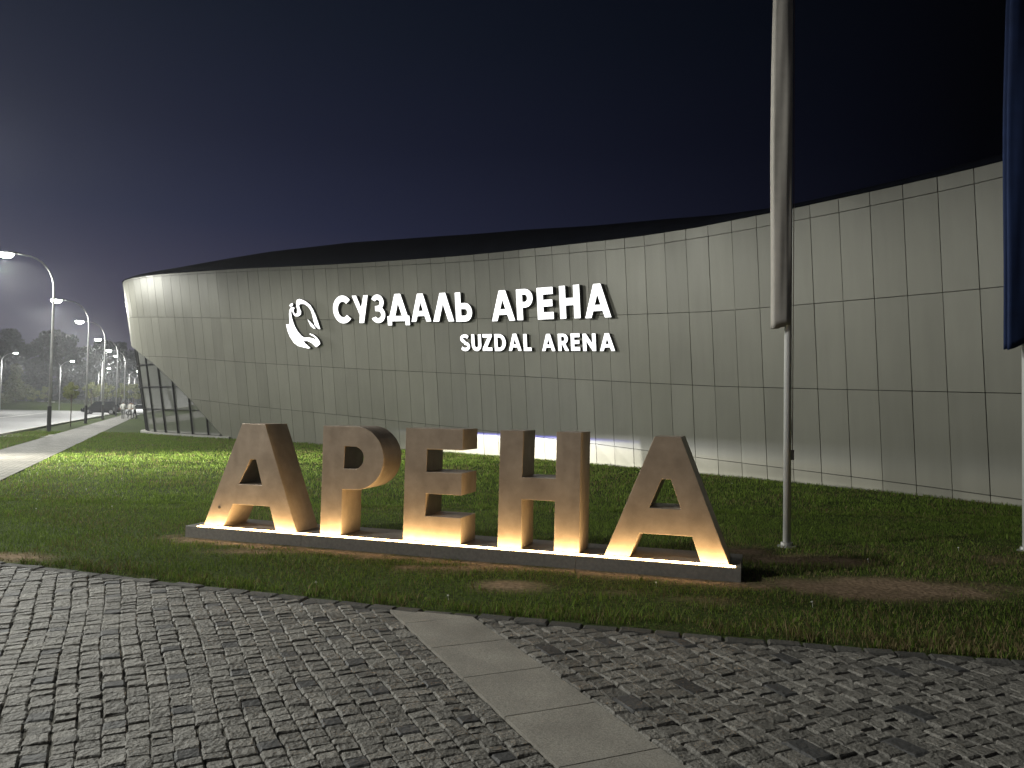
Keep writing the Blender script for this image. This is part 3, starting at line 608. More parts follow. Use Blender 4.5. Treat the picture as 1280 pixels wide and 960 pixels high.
SUBT = [('S', 21.67, 21.2, 3.6, .57), ('U', 21.11, 20.64, 3.58, .56), ('Z', 20.58, 20.11, 3.56, .56), ('D', 19.99, 19.45, 3.53, .56), ('A', 19.32, 18.74, 3.51, .55), ('L', 18.64, 18.3, 3.48, .54), ('A', 17.84, 17.28, 3.44, .53), ('R', 17.15, 16.73, 3.42, .52), ('E', 16.62, 16.26, 3.4, .52), ('N', 16.14, 15.63, 3.37, .51), ('A', 15.48, 14.91, 3.34, .51)]
def wall_letter(polys, u0, u1, zb, h, parent, lname, off0=.01, off1=.17):
    o_ = shape2d(polys, 1.0)
    wu = u0-u1; uc = (u0+u1)/2
    fn = lambda v: wall(u0-v[0]*wu, zb+v[1]*h+(.5-v[0])*wu*.043*0+(-(v[0]-.5))*wu*.043, off0+(v[2]+.5)*(off1-off0))
    V, F = o_['front']; f = part(lname, [fn(v) for v in V], F, white, parent, False, True); weld(f.data)
    V, F = o_['side']; V2, F2 = o_['back']; n = len(V)
    r = obj('return', mesh('return', np.array([fn(v) for v in V+V2])-parent_origin(parent), F+[tuple(i+n for i in q) for q in F2], ret), f); weld(r.data)
    return f
CAPS = dict(ES='cyrillic_letter_es', U_='cyrillic_letter_u', ZE='cyrillic_letter_ze', DE='cyrillic_letter_de', A='letter_a', EL='cyrillic_letter_el', SOFT='cyrillic_soft_sign', ER='cyrillic_letter_er', E='letter_e', EN='cyrillic_letter_en')
s1 = empty('illuminated_wall_sign', wall(21.5, 4.5, .01), label='large lit white Cyrillic lettering across the upper metal wall', cat='sign')
for g_, u0, u1, zb, h in TITLE: wall_letter(GL[g_], u0, u1, zb, h, s1, CAPS[g_])
s2 = empty('illuminated_wall_sign', wall(18.3, 3.4, .01), label='smaller lit white Latin lettering under the Cyrillic line', cat='sign')
for g_, u0, u1, zb, h in SUBT: wall_letter(GL[g_], u0, u1, zb, h, s2, 'letter_'+g_.lower(), .01, .12)
EMB = dict(body=[(31.27, 5.02), (31.05, 5.01), (31.02, 5.18), (31.02, 5.43), (30.98, 5.58), (30.89, 5.69), (30.69, 5.7), (30.63, 5.66), (30.71, 5.59), (30.7, 5.48), (30.61, 5.41), (30.51, 5.44), (30.47, 5.55), (30.5, 5.7), (30.51, 5.86), (30.45, 5.98), (30.29, 6.01), (30.11, 5.96), (29.89, 5.88), (29.63, 5.71), (29.49, 5.52), (29.35, 5.27), (29.25, 5.02), (29.14, 4.73), (29.26, 4.74), (29.45, 4.88), (29.52, 5.1), (29.56, 5.31), (29.63, 5.5), (29.77, 5.66), (29.99, 5.78), (30.25, 5.81), (30.34, 5.75), (30.32, 5.63), (30.24, 5.5), (30.27, 5.38), (30.43, 5.31), (30.62, 5.32), (30.73, 5.39), (30.79, 5.51), (30.77, 5.58), (30.84, 5.57), (30.88, 5.48), (30.86, 5.26), (30.78, 5.04), (30.72, 4.91), (30.56, 4.69), (30.34, 4.5), (30.16, 4.42), (29.88, 4.42), (29.63, 4.37), (29.42, 4.31), (29.55, 4.43), (29.82, 4.54), (29.81, 4.58), (29.61, 4.53), (29.37, 4.38), (29.24, 4.24), (29.22, 4.13), (29.36, 4.06), (29.46, 4.01), (29.55, 4.05), (29.76, 4.2), (29.99, 4.28), (30.25, 4.29), (30.14, 4.18), (29.84, 3.99), (29.98, 3.97), (30.26, 4.02), (30.63, 4.1), (30.88, 4.25), (31.09, 4.5), (31.21, 4.75)],
 drop=[(29.88, 5.17), (29.69, 5.02), (29.56, 4.92), (29.42, 4.76), (29.55, 4.77), (29.71, 4.87), (29.8, 5.02)], crest=[(30.96, 5.78), (30.89, 5.84), (30.74, 5.87), (30.71, 5.82), (30.76, 5.75), (30.88, 5.73)])
s3 = empty('wall_emblem', wall(30.2, 4.0, .01), label='lit white curling bird-shaped emblem left of the Cyrillic lettering', cat='emblem')
def emb_part(nm, pts):
    # x normalised so that the letter mapper can be reused; +043 slope cancelled
    u0, u1 = 31.3, 29.1; P_ = [((u0-u)/(u0-u1), z+(((u0-u)/(u0-u1))-.5)*(u0-u1)*.043) for u, z in pts]
    return wall_letter([P_], u0, u1, 0.0, 1.0, s3, nm, .01, .15)
for k, nm in (('body', 'emblem_body'), ('drop', 'emblem_feather'), ('crest', 'emblem_crest')): emb_part(nm, EMB[k])

# ------------------------------------------------------------------ the big standing letters on their plinth
conc = mat('plinth_granite', (.17, .16, .145), .6, var=.18, scale=30, bump=.08, bscale=150)
pl = empty('letter_plinth', (*PA, 0), label='long low stone plinth with a glowing warm strip along its front edge', cat='plinth')
for k in range(4):       # plinth made of butted blocks
    a, b_ = k*PLEN/4+(.002 if k else 0), (k+1)*PLEN/4-(.002 if k < 3 else 0)
    mb = MB(); e = .008
    prof = [(0, -.03), (0, PH-e), (e, PH), (PDEP-e, PH), (PDEP, PH-e), (PDEP, -.03)]
    mb.prism(prof, a, b_, lambda d, z, s_: sgn(s_, d, z)); mb.build('plinth_block', conc, pl, False, True)
LEDM = mat('led_strip', (1, .9, .7), .4, emit=(1.0, .67, .30), estr=50)
MB().prism([(.006, PH+.001), (.006, PH+.004), (.074, PH+.004), (.074, PH+.001)], .16, PLEN-.05, lambda d, z, s_: sgn(s_, d, z)).build('led_strip', LEDM, pl, False, True)
brz = bpy.data.materials.new('bronze_paint'); brz.use_nodes = True; nt = brz.node_tree; b = nt.nodes['Principled BSDF']; b.inputs['Metallic'].default_value = .25; b.inputs['Roughness'].default_value = .48
g = N(nt, 'ShaderNodeNewGeometry'); n1 = N(nt, 'ShaderNodeTexNoise'); n1.inputs['Scale'].default_value = 5; n1.inputs['Detail'].default_value = 7; n1.inputs['Roughness'].default_value = .65; lk(nt, g.outputs['Position'], n1.inputs[0])
r = N(nt, 'ShaderNodeValToRGB'); lk(nt, n1.outputs['Fac'], r.inputs[0]); r.color_ramp.elements[0].position = .3; r.color_ramp.elements[0].color = (.285, .225, .172, 1); r.color_ramp.elements[1].position = .72; r.color_ramp.elements[1].color = (.42, .335, .26, 1); lk(nt, r.outputs[0], b.inputs['Base Color'])
mps = N(nt, 'ShaderNodeMapping'); mps.inputs['Scale'].default_value = (14, 14, 2.2); lk(nt, g.outputs['Position'], mps.inputs[0])
n6 = N(nt, 'ShaderNodeTexNoise'); n6.inputs['Scale'].default_value = 1.0; n6.inputs['Detail'].default_value = 8; lk(nt, mps.outputs[0], n6.inputs[0])
rr = N(nt, 'ShaderNodeMapRange'); lk(nt, n6.outputs['Fac'], rr.inputs[0]); rr.inputs[1].default_value = .3; rr.inputs[2].default_value = .7; rr.inputs[3].default_value = .36; rr.inputs[4].default_value = .6; lk(nt, rr.outputs[0], b.inputs['Roughness'])
FD0, LDEP, Z0, Z1 = .095, .45, .14, 1.378
BIG = [('A', 'brown metal letter A at the left end of the plinth', [[(.18, Z0), (.462, Z0), (.592, .418), (1.10, .418), (1.195, Z0), (1.478, Z0), (1.008, Z1), (.688, Z1)], [(.67, .66), (.989, .66), (.897, .958), (.819, .958)]]),
       ('P', 'brown metal letter P with a round bowl on the plinth', [[(1.782, Z0), (2.052, Z0), (2.056, .665), (2.21, .665)]+arc(2.21, 1.0215, .358, .3565, -90, 90, 28)+[(1.790, Z1)], [(2.070, .898), (2.075, 1.152), (2.20, 1.152)]+arc(2.19, 1.025, .128, .127, 90, -90, 18)]),
       ('E', 'brown metal letter E in the middle of the plinth', [[(2.822, Z0), (3.503, Z0), (3.503, .425), (3.085, .425), (3.088, .667), (3.505, .667), (3.505, .904), (3.09, .904), (3.092, 1.151), (3.51, 1.151), (3.51, Z1), (2.832, Z1)]]),
       ('H', 'brown metal letter H between the E and the last A', [[(3.922, Z0), (4.185, Z0), (4.182, .66), (4.540, .66), (4.538, Z0), (4.805, Z0), (4.809, Z1), (4.549, Z1), (4.546, .893), (4.184, .893), (4.190, Z1), (3.932, Z1)]]),
       ('A', 'brown metal letter A at the right end of the plinth', [[(5.06, Z0), (5.316, Z0), (5.415, .39), (5.928, .39), (6.015, Z0), (6.282, Z0), (5.814, Z1-.02), (5.555, Z1-.02)], [(5.512, .648), (5.821, .648), (5.718, .936), (5.630, .936)]])]
for ch, lab, polys in BIG:
    xs = [p[0] for p in polys[0]]; sc_ = (min(xs)+max(xs))/2; e = empty('standing_letter_'+ch.lower(), sgn(sc_, FD0, Z0), label=lab, cat='letter', group='standing letters on the plinth')
    o_ = shape2d(polys, LDEP, .004); fn = lambda v: sgn(v[0], FD0+LDEP/2-v[2], v[1]+.0005)
    for k, nm in (('front', 'front_panel'), ('side', 'side_panel'), ('back', 'back_panel')):
        V, F = o_[k]
        if lab.endswith('left end of the plinth') and k == 'front': MB().tube([sgn(.40, FD0-.006, .37), sgn(.40, FD0+.01, .37)], [.016, .018], 12).build('bolt', mat('bolt_steel', (.12, .11, .10), .4, .7), e, False, True)
        p_ = part(nm, [fn(v) for v in V], F, brz, e, False, True); weld(p_.data)

# ------------------------------------------------------------------ flagpoles and flags
wpole = mat('white_pole', (.85, .85, .83), .3, spec=.6)
def flagpole(loc, lab):
    e = empty('flagpole', loc, label=lab, cat='flagpole', group='white flagpoles on the lawn')
    MB().tube([(0, 0, 0), (0, 0, .02), (0, 0, .021), (0, 0, .06)], [.11, .11, .075, .07], 16).build('base_plate', steel, e)
    MB().tube([(0, 0, .02), (0, 0, 4), (0, 0, 8.6)], [.046, .042, .032], 16).build('pole', wpole, e, True)
    MB().tube([(0, 0, 8.58), (0, 0, 8.62), (0, 0, 8.70), (0, 0, 8.74)], [.035, .06, .06, .01], 12).build('finial', wpole, e, True)
    MB().tube([(.058, -.01, 1.1), (.060, -.012, 4), (.05, 0, 8.4)], .005, 6).build('halyard', mat('rope', (.22, .12, .09), .8), e)
    MB().box(.04, .075, -.02, .02, 1.05, 1.17).build('cleat', steel, e)
    return e
fl1, fl2 = gnd(983.5, 684), gnd(1283.5, 690)
flagpole((fl1[0], fl1[1], 0), 'white flagpole carrying the limp white flag'); flagpole((fl2[0], fl2[1], 0), 'white flagpole at the right edge carrying the blue flag')
SEC = np.array([(0, 0), (-.30, -.030), (-.62, -.036), (-.92, -.03), (-1.0, -.005), (-.86, .03), (-.5, .025), (-.25, .03), (-.22, .055), (-.5, .075), (-.8, .075), (-.92, .10), (-.75, .125), (-.45, .12)])
def flag(loc, z0, z1, width, m, lab, seed, slant, prof):
    r = random.Random(seed); nz, nx_ = 70, 52; V = []; ph = [r.uniform(0, 6) for _ in range(5)]
    sl = np.concatenate([[0], np.cumsum(np.linalg.norm(np.diff(SEC*np.array([width, 1]), axis=0), axis=1))]); sl /= sl[-1]
    for j in range(nz+1):
        t = j/nz; z = z0+(z1-z0)*t
        w = width*(np.interp(t, *prof)+.008*math.sin(t*15+ph[2]))
        for i in range(nx_+1):
            s = i/nx_; x, y = np.interp(s, sl, SEC[:, 0]), np.interp(s, sl, SEC[:, 1])
            y += .005*math.sin(x*5+t*7+ph[0])+.003*math.sin(x*9-t*15+ph[1])+.015*math.sin(t*5+ph[3])*(-x)
            zz = z+slant*(-x)*(1-t)**3+.012*math.sin(s*11)*(1-t)**4
            V.append((.02+x*w, y-.06, zz))
    F = [(j*(nx_+1)+i, j*(nx_+1)+i+1, (j+1)*(nx_+1)+i+1, (j+1)*(nx_+1)+i) for j in range(nz) for i in range(nx_)]
    e = obj('flag', mesh('flag', V, F, m, True), None, loc); md = e.modifiers.new('thickness', 'SOLIDIFY'); md.thickness = .002
    return tag(e, lab, 'flag')
wf = mat('white_cloth', (.62, .585, .53), .85, var=.06, scale=9); bf = mat('blue_cloth', (.012, .03, .105), .8, var=.15, scale=5)
f1 = flag((fl1[0], fl1[1], 0), 2.68, 8.35, .245, wf, 'limp off-white flag hanging folded against its pole', 4, -.04, ([0, .15, .4, .55, .68, .85, 1], [.95, .98, 1.04, 1.04, .98, .85, .7]))
f2 = flag((fl2[0], fl2[1], 0), 2.52, 8.35, .30, bf, 'limp dark blue flag hanging at the right edge', 9, -.10, ([0, .3, .5, .7, 1], [1, .95, .9, .8, .5]))

# ------------------------------------------------------------------ trees
bark = mat('bark', (.10, .08, .06), .9, var=.3, scale=6, bump=.4, bscale=20)
def leaf_mat(name, c1, c2):
    m = bpy.data.materials.new(name); m.use_nodes = True; nt = m.node_tree; b = nt.nodes['Principled BSDF']; b.inputs['Roughness'].default_value = .6
    g = N(nt, 'ShaderNodeNewGeometry'); r = N(nt, 'ShaderNodeValToRGB'); lk(nt, g.outputs['Random Per Island'], r.inputs[0]); r.color_ramp.elements[0].color = (*c1, 1); r.color_ramp.elements[1].color = (*c2, 1); lk(nt, r.outputs[0], b.inputs['Base Color'])
    return m
LD = leaf_mat('dark_leaves', (.018, .03, .013), (.045, .06, .025)); LP = leaf_mat('pale_leaves', (.09, .11, .05), (.17, .18, .09)); LY = leaf_mat('round_tree_leaves', (.14, .17, .06), (.28, .29, .12))
def crown_mesh(seed, clumps, leaves, size, m, cs):
    r = np.random.default_rng(seed); V = []
    for c in clumps:
        k = int(leaves*c[4]); d = r.normal(size=(k, 3)); d /= np.linalg.norm(d, axis=1)[:, None]; rad = r.random((k, 1))**.45
        p = np.array(c[:3])+d*rad*np.array([c[3], c[3], c[3]*cs])
        a = r.normal(size=(k, 3)); a /= np.linalg.norm(a, axis=1)[:, None]; b_ = np.cross(a, r.normal(size=(k, 3))); b_ /= np.linalg.norm(b_, axis=1)[:, None]
        s = size*r.uniform(.6, 1.3, (k, 1)); V.append(np.stack([p-a*s-b_*s*.5, p+a*s-b_*s*.3, p+a*s*.3+b_*s*.6, p-a*s*.6+b_*s*.5], 1).reshape(-1, 3))
    V = np.concatenate(V); n = len(V)//4; i = np.arange(n)*4
    me = bpy.data.meshes.new('crown'); me.vertices.add(len(V)); me.vertices.foreach_set('co', V.ravel().astype(np.float32)); me.loops.add(4*n); me.loops.foreach_set('vertex_index', np.arange(4*n).astype(np.int32)); me.polygons.add(n); me.polygons.foreach_set('loop_start', i.astype(np.int32)); me.materials.append(m); me.update(); me.validate(); return me
def make_tree(name, seed, h, cr_, base, nclump, leaves, size, m, cs=.8, trunk=.25, shape='oval'):
    r = random.Random(seed); e = empty(name, (0, 0, 0)); cl = []
    for i in range(nclump):
        t = r.random(); zc = base+(h-base)*t; prof = math.sin(math.pi*min(1, .12+.86*t))**.6 if shape == 'oval' else math.sqrt(max(0, 1-(2*t-1)**2))
        if shape == 'cone': prof = (1-t)*.9+.12
        rr = cr_*prof*math.sqrt(r.random()); a = r.uniform(0, 6.28); cl.append((rr*math.cos(a), rr*math.sin(a), zc, cr_*r.uniform(.22, .40), r.uniform(.6, 1.4)))
    mb = MB(); mb.tube([(0, 0, 0), (trunk*.3, 0, base), (0, trunk*.4, base+(h-base)*.5), (0, 0, h*.92)], [trunk, trunk*.75, trunk*.45, trunk*.1], 8)
    for c in cl[:8 if nclump > 10 else 4]:
        z = base*.8+(c[2]-base)*.4; mb.tube([(0, 0, z), (c[0]*.5, c[1]*.5, z+(c[2]-z)*.6), c[:3]], [trunk*.4, trunk*.25, trunk*.06], 6)
    mb.build('trunk', bark, e, True)
    obj('crown', crown_mesh(seed, cl, leaves, size, m, cs), e)
    return e
def place(protos, specs, group, cat):
    used = set()
    for k, px, dist, s, lab in specs:
        p = protos[k]; e = p if k not in used else copy_tree(p); used.add(k)
        e.location = (*at_px(px, dist), 0); e.rotation_euler.z = random.uniform(0, 6.28); e.scale = (s, s, s*random.uniform(.95, 1.05)); tag(e, lab, cat, group)
big = [make_tree('dark_tree', 40+k, 17, 6.0, 2.0, 34, 240, .42, LD, .75, .35) for k in range(3)]
place(big, [(0, -95, 224, 1.28, 'dark tall tree beyond the road, outside the left edge'), (1, -35, 236, 1.31, 'dark tall tree behind the road, partly cut by the left edge'), (2, 12, 243, 1.36, 'dark broad tree behind the leftmost forked lamp'), (0, 36, 262, 1.22, 'lower dark tree just left of the nearest lamp pole'), (1, 62, 227, 1.20, 'dark tall tree directly behind the nearest lamp pole'),
            (2, 84, 236, 1.19, 'dark tree between the first and second lamp poles'), (0, 108, 256, 1.13, 'dark tree behind the second lamp pole'), (1, 130, 249, 1.15, 'dark tree behind the third lamp pole'), (2, 152, 243, 1.10, 'dark tree left of the building corner'), (0, 172, 256, 1.08, 'dark tree touching the building corner'), (1, 192, 262, 1.09, 'dark tree hidden behind the building corner')], 'dark trees beyond the road', 'tree')
wl = [make_tree('pale_tree', 71, 8.2, 3.3, 1.6, 22, 170, .22, LP, 1.0, .18, 'cone')]
place(wl, [(0, 20, 142, 1.0, 'pale feathery tree on the grass bank at the left')], 'pale tree', 'tree')
sm = [make_tree('round_tree', 81+k, 3.9, 1.25, 2.1, 12, 130, .11, LY, .9, .08, 'ball') for k in range(2)]
place(sm, [(0, 41, 146, .95, 'small round tree right of the pale feathery tree'), (1, 57, 150, 1.05, 'bright yellow-green round tree left of the nearest lamp pole'), (0, 115, 128, 1.25, 'round-crowned young tree behind the second lamp pole'), (1, 132, 130, 1.2, 'round-crowned young tree above the parked black car'), (0, 152, 132, 1.2, 'round-crowned young tree above the walking people'), (1, 168, 134, 1.2, 'round-crowned young tree beside the building corner')], 'young round trees', 'tree')
yt = [make_tree('young_tree', 95, 2.75, .46, 1.85, 26, 110, .06, LY, .9, .032, 'ball')]
yt[0].location = tuple(gnd(88, 533.5)*np.array([1, 1, 0])); tag(yt[0], 'thin staked young tree on the verge between two lamp poles', 'tree')
hm = leaf_mat('hedge_leaves', (.05, .07, .03), (.10, .12, .05))
def hedge(x0, x1, dist, h, lab):
    a, b_ = at_px(x0, dist), at_px(x1, dist); n = 24
    cl = [((b_[0]-a[0])*i/n, random.uniform(-.3, .3), h*.5, h*.6, 1) for i in range(n+1)]
    e = obj('hedge', crown_mesh(int(dist), cl, 130, .2, hm, .85), None, (a[0], a[1], 0)); tag(e, lab, 'hedge', 'low hedges beyond the road')
hedge(72, 118, 168, 2.0, 'low clipped hedge behind the young tree'); hedge(-10, 58, 172, 1.6, 'low hedge running behind the grass bank')
# utility cabinet
cb = empty('utility_cabinet', (*at_px(65, 147), 0), label='white utility cabinet at the far kerb behind the lamp pole', cat='cabinet')
wc = mat('cabinet_white', (.7, .7, .68), .5)
MB().box(-.5, .5, -.3, .3, .1, 1.55).build('body', wc, cb); MB().box(-.55, .55, -.35, .35, 0, .1).build('base', pal, cb); MB().box(-.54, .54, -.34, .34, 1.55, 1.62).build('lid', wc, cb)
MB().box(-.46, .46, -.315, -.302, .16, 1.5).build('door', mat('cabinet_door', (.62, .62, .6), .5), cb)

# ------------------------------------------------------------------ cars
tyre = mat('tyre', (.02, .02, .02), .85); rim = mat('rim', (.45, .45, .46), .3, .8); cglass = mat('car_glass', (.012, .014, .016), .05, spec=.8)
hl = mat('headlight', (.6, .6, .62), .15, spec=.8); tl_ = mat('taillight', (.25, .01, .01), .2)
hl_on = mat('headlight_lit', (1, 1, 1), .2, emit=(.95, .97, 1), estr=40)
def car(name, paint, suv, loc, rz, lab, lit=False):
    e = empty(name, loc, rz, label=lab, cat='car'); L, Wd, Hh = (4.6, 1.86, 1.74) if suv else (4.4, 1.78, 1.48)
    gz = .24 if suv else .18; belt = Hh*.60
    # stations: x, lower z, belt z, roof z (0 none), half width, roof half width
    st = [(-L/2, gz+.22, belt*.86, .80), (-L/2+.12, gz+.06, belt*.96, .93), (-L/2+.6, gz, belt, .99), (0, gz, belt*.98, 1.0), (L/2-1.25, gz, belt*.95, .99), (L/2-.55, gz, belt*.86, .96), (L/2-.12, gz+.05, belt*.75, .86), (L/2, gz+.2, belt*.62, .70)]
    V = []; 
    for x, zb, zt, w in st:
        w = w*Wd/2; zm = (zb+zt)/2; V += [(x, -w*.9, zb), (x, -w, zb+.12), (x, -w, zm), (x, -w*.97, zt-.05), (x, -w*.85, zt), (x, w*.85, zt), (x, w*.97, zt-.05), (x, w, zm), (x, w, zb+.12), (x, w*.9, zb)]
    n = len(st); F = [(10*i+k, 10*i+10+k, 10*i+10+(k+1) % 10, 10*i+(k+1) % 10) for i in range(n-1) for k in range(10)]+[tuple(range(10)), tuple(10*(n-1)+k for k in range(10))[::-1]]
    body = part('body', V, F, paint, e, False)
    hw = Wd/2
    rb = (-L/2+.22, -L/2+.55) if suv else (-L/2+.75, -L/2+1.35); fr = (L/2-1.75, L/2-1.05)   # rear/front glass: roof x, belt x reversed
    xr0, xr1 = (rb[0], rb[1]) ; xf1, xf0 = fr
    roofz = Hh-.03
    bl = belt*.95
    cab = [(xr0, -hw*.86, bl), (xf0, -hw*.86, bl-.05), (xf1, -hw*.70, roofz-.03), (xr1, -hw*.70, roofz-.05), (xr0, hw*.86, bl), (xf0, hw*.86, bl-.05), (xf1, hw*.70, roofz-.03), (xr1, hw*.70, roofz-.05)]
    part('cabin_glass', cab, [(0, 1, 2, 3), (7, 6, 5, 4), (0, 4, 5, 1), (1, 5, 6, 2), (2, 6, 7, 3), (3, 7, 4, 0)], cglass, e)
    rf = MB().add([(xr1-.05, -hw*.72, roofz-.06), (xf1+.06, -hw*.72, roofz-.05), (xf1+.06, hw*.72, roofz-.05), (xr1-.05, hw*.72, roofz-.06), (xr1+.15, -hw*.62, roofz+.03), (xf1-.1, -hw*.62, roofz+.03), (xf1-.1, hw*.62, roofz+.03), (xr1+.15, hw*.62, roofz+.03)],
                  [(3, 2, 1, 0), (4, 5, 6, 7), (0, 1, 5, 4), (1, 2, 6, 5), (2, 3, 7, 6), (3, 0, 4, 7)]).build('roof', paint, e)
    for s in (-1, 1):
        for (xa, za, xb, zb_) in ((xr0, bl, xr1, roofz-.05), (xf0, bl-.05, xf1, roofz-.04), ((xr1+xf1)/2-.1, bl-.02, (xr1+xf1)/2-.1, roofz-.04)):
            MB().tube([(xa, s*hw*.865, za), (xb, s*hw*.71, zb_)], .035, 6).build('pillar', paint, e)
        MB().box(fr[1]-.28, fr[1]-.08, s*hw*.98 if s > 0 else -hw*.98-.17, s*hw*.98+.17 if s > 0 else -hw*.98, bl-.02, bl+.13).build('mirror', paint, e)
        hx = L/2-.17
        h_ = MB().add([(L/2-.02, s*hw*.42, belt*.60), (L/2-.28, s*hw*.90, belt*.62), (L/2-.32, s*hw*.90, belt*.74), (L/2-.08, s*hw*.42, belt*.71), (L/2-.1, s*hw*.42, belt*.60), (L/2-.36, s*hw*.86, belt*.62), (L/2-.4, s*hw*.86, belt*.74), (L/2-.16, s*hw*.42, belt*.71)],
                      [(0, 1, 2, 3), (7, 6, 5, 4), (0, 4, 5, 1), (1, 5, 6, 2), (2, 6, 7, 3), (3, 7, 4, 0)])
        h_.V = [(x+.05, y, z) for x, y, z in h_.V]; h_.build('headlight', hl_on if lit else hl, e)
        MB().box(-L/2-.01, -L/2+.1, min(s*hw*.55, s*hw*.78), max(s*hw*.55, s*hw*.78), belt*.62, belt*.84).build('taillight', tl_, e)
        for wx in (-L/2+.85, L/2-.88):
            r_ = .36 if suv else .32; y0 = s*(hw-.20); y1 = s*(hw+.015)
            w_ = MB().tube([(wx, y0, r_), (wx, s*(hw-.03), r_), (wx, y1, r_)], [r_, r_, r_-.03], 20).build('wheel', tyre, e)
            MB().tube([(wx, y1-.001*s, r_), (wx, y1+.012*s, r_)], [r_*.66, r_*.58], 14).build('rim', rim, w_)
    return e
blackp = mat('black_paint', (.012, .012, .014), .25, spec=.6); silver = mat('silver_paint', (.55, .56, .58), .3, .5); greyp = mat('grey_paint', (.12, .12, .13), .3, .4)
c1 = at_px(127, 104); car('parked_car', blackp, True, (c1[0], c1[1], 0), R_(196), 'black sport utility car parked beyond the lamp poles')
c2 = at_px(177, 100); car('parked_car', silver, False, (c2[0], c2[1], 0), R_(200), 'silver car half hidden by the building corner')
# car on the road outside the left edge: its low beams light the lawn and the foot of the wall
HB = R_(8); hc = np.array([-20.2, 20.3]); cc = hc-np.array([math.cos(HB), math.sin(HB)])*2.3
ec = car('turning_car', greyp, False, (cc[0], cc[1], 0), HB, 'grey car with lit headlights on the road, outside the left edge', True)
BEAMS = []
for y_ in (-.62, .62):
    l = bpy.data.lights.new('headlamp_beam', 'SPOT'); l.energy = 30000; l.spot_size = R_(84); l.spot_blend = .3; l.shadow_soft_size = .015; l.use_nodes = True
    nt = l.node_tree; nt.nodes.clear(); out = N(nt, 'ShaderNodeOutputLight'); em = N(nt, 'ShaderNodeEmission'); lk(nt, em.outputs[0], out.inputs[0])
    t = N(nt, 'ShaderNodeTexCoord'); sp = N(nt, 'ShaderNodeSeparateXYZ'); lk(nt, t.outputs['Normal'], sp.inputs[0])
    dv = N(nt, 'ShaderNodeMath', operation='DIVIDE'); lk(nt, sp.outputs[1], dv.inputs[0]); lk(nt, sp.outputs[2], dv.inputs[1])     # vertical slope in the beam
    r = N(nt, 'ShaderNodeMapRange'); lk(nt, dv.outputs[0], r.inputs[0]); r.inputs[1].default_value = -.10; r.inputs[2].default_value = .10; BEAMV = r
    def ramp(src, stops):
        c_ = N(nt, 'ShaderNodeValToRGB'); lk(nt, src, c_.inputs[0]); e_ = c_.color_ramp.elements
        e_[0].position, e_[0].color = stops[0][0], (*stops[0][1], 1); e_[1].position, e_[1].color = stops[-1][0], (*stops[-1][1], 1)
        for p, c in stops[1:-1]: q_ = e_.new(p); q_.color = (*c, 1)
        return c_.outputs[0]
    low = [(.56, (1, .96, .86)), (.66, (1.0, .97, .82)), (.80, (1.1, 1.08, .85)), (1, (.55, .52, .42))]          # 0 = well above, .5 = level, 1 = well below (dipped beam)
    sharp = ramp(r.outputs[0], [(0, (.004, .004, .005)), (.485, (.006, .006, .010)), (.497, (.10, .10, .55)), (.512, (.9, .9, 1))]+low)
    soft = ramp(r.outputs[0], [(0, (.004, .004, .005)), (.455, (.01, .01, .012)), (.50, (.30, .30, .32)), (.54, (.8, .79, .76))]+low)
    dh = N(nt, 'ShaderNodeMath', operation='DIVIDE'); lk(nt, sp.outputs[0], dh.inputs[0]); lk(nt, sp.outputs[2], dh.inputs[1])     # negative = right of the beam axis
    rh = N(nt, 'ShaderNodeMapRange'); lk(nt, dh.outputs[0], rh.inputs[0]); rh.inputs[1].default_value = -.5; rh.inputs[2].default_value = .5
    fan = ramp(rh.outputs[0], [(0, (0, 0, 0)), (.16, (.08, .08, .08)), (.30, (.15, .15, .15)), (.40, (.32, .32, .32)), (.52, (1, 1, 1)), (.72, (1, 1, 1)), (.80, (.12, .12, .12)), (.9, (0, 0, 0))])
    wide = ramp(rh.outputs[0], [(0, (.25, .25, .25)), (.12, (.6, .6, .6)), (.45, (1, 1, 1)), (.72, (1, 1, 1)), (.84, (.15, .15, .15)), (1, (0, 0, 0))])
    dn = N(nt, 'ShaderNodeMapRange', interpolation_type='SMOOTHSTEP'); lk(nt, r.outputs[0], dn.inputs[0]); dn.inputs[1].default_value = .60; dn.inputs[2].default_value = .74
    fw_ = N(nt, 'ShaderNodeMix', data_type='RGBA'); lk(nt, dn.outputs[0], fw_.inputs[0]); lk(nt, fan, fw_.inputs[6]); lk(nt, wide, fw_.inputs[7]); fan = fw_.outputs[2]
    mixf = ramp(rh.outputs[0], [(0, (1, 1, 1)), (.40, (1, 1, 1)), (.52, (0, 0, 0)), (1, (0, 0, 0))])
    mxc = N(nt, 'ShaderNodeMix', data_type='RGBA'); lk(nt, mixf, mxc.inputs[0]); lk(nt, sharp, mxc.inputs[6]); lk(nt, soft, mxc.inputs[7])
    ml = N(nt, 'ShaderNodeVectorMath', operation='MULTIPLY'); lk(nt, mxc.outputs[2], ml.inputs[0]); lk(nt, fan, ml.inputs[1]); lk(nt, ml.outputs[0], em.inputs[0])
    o_ = bpy.data.objects.new('headlamp_beam', l); COL.objects.link(o_); o_.parent = ec; o_.location = (2.45, y_, .74)
    o_.rotation_euler = (R_(90), 0, R_(-90)); BEAMS.append(o_)

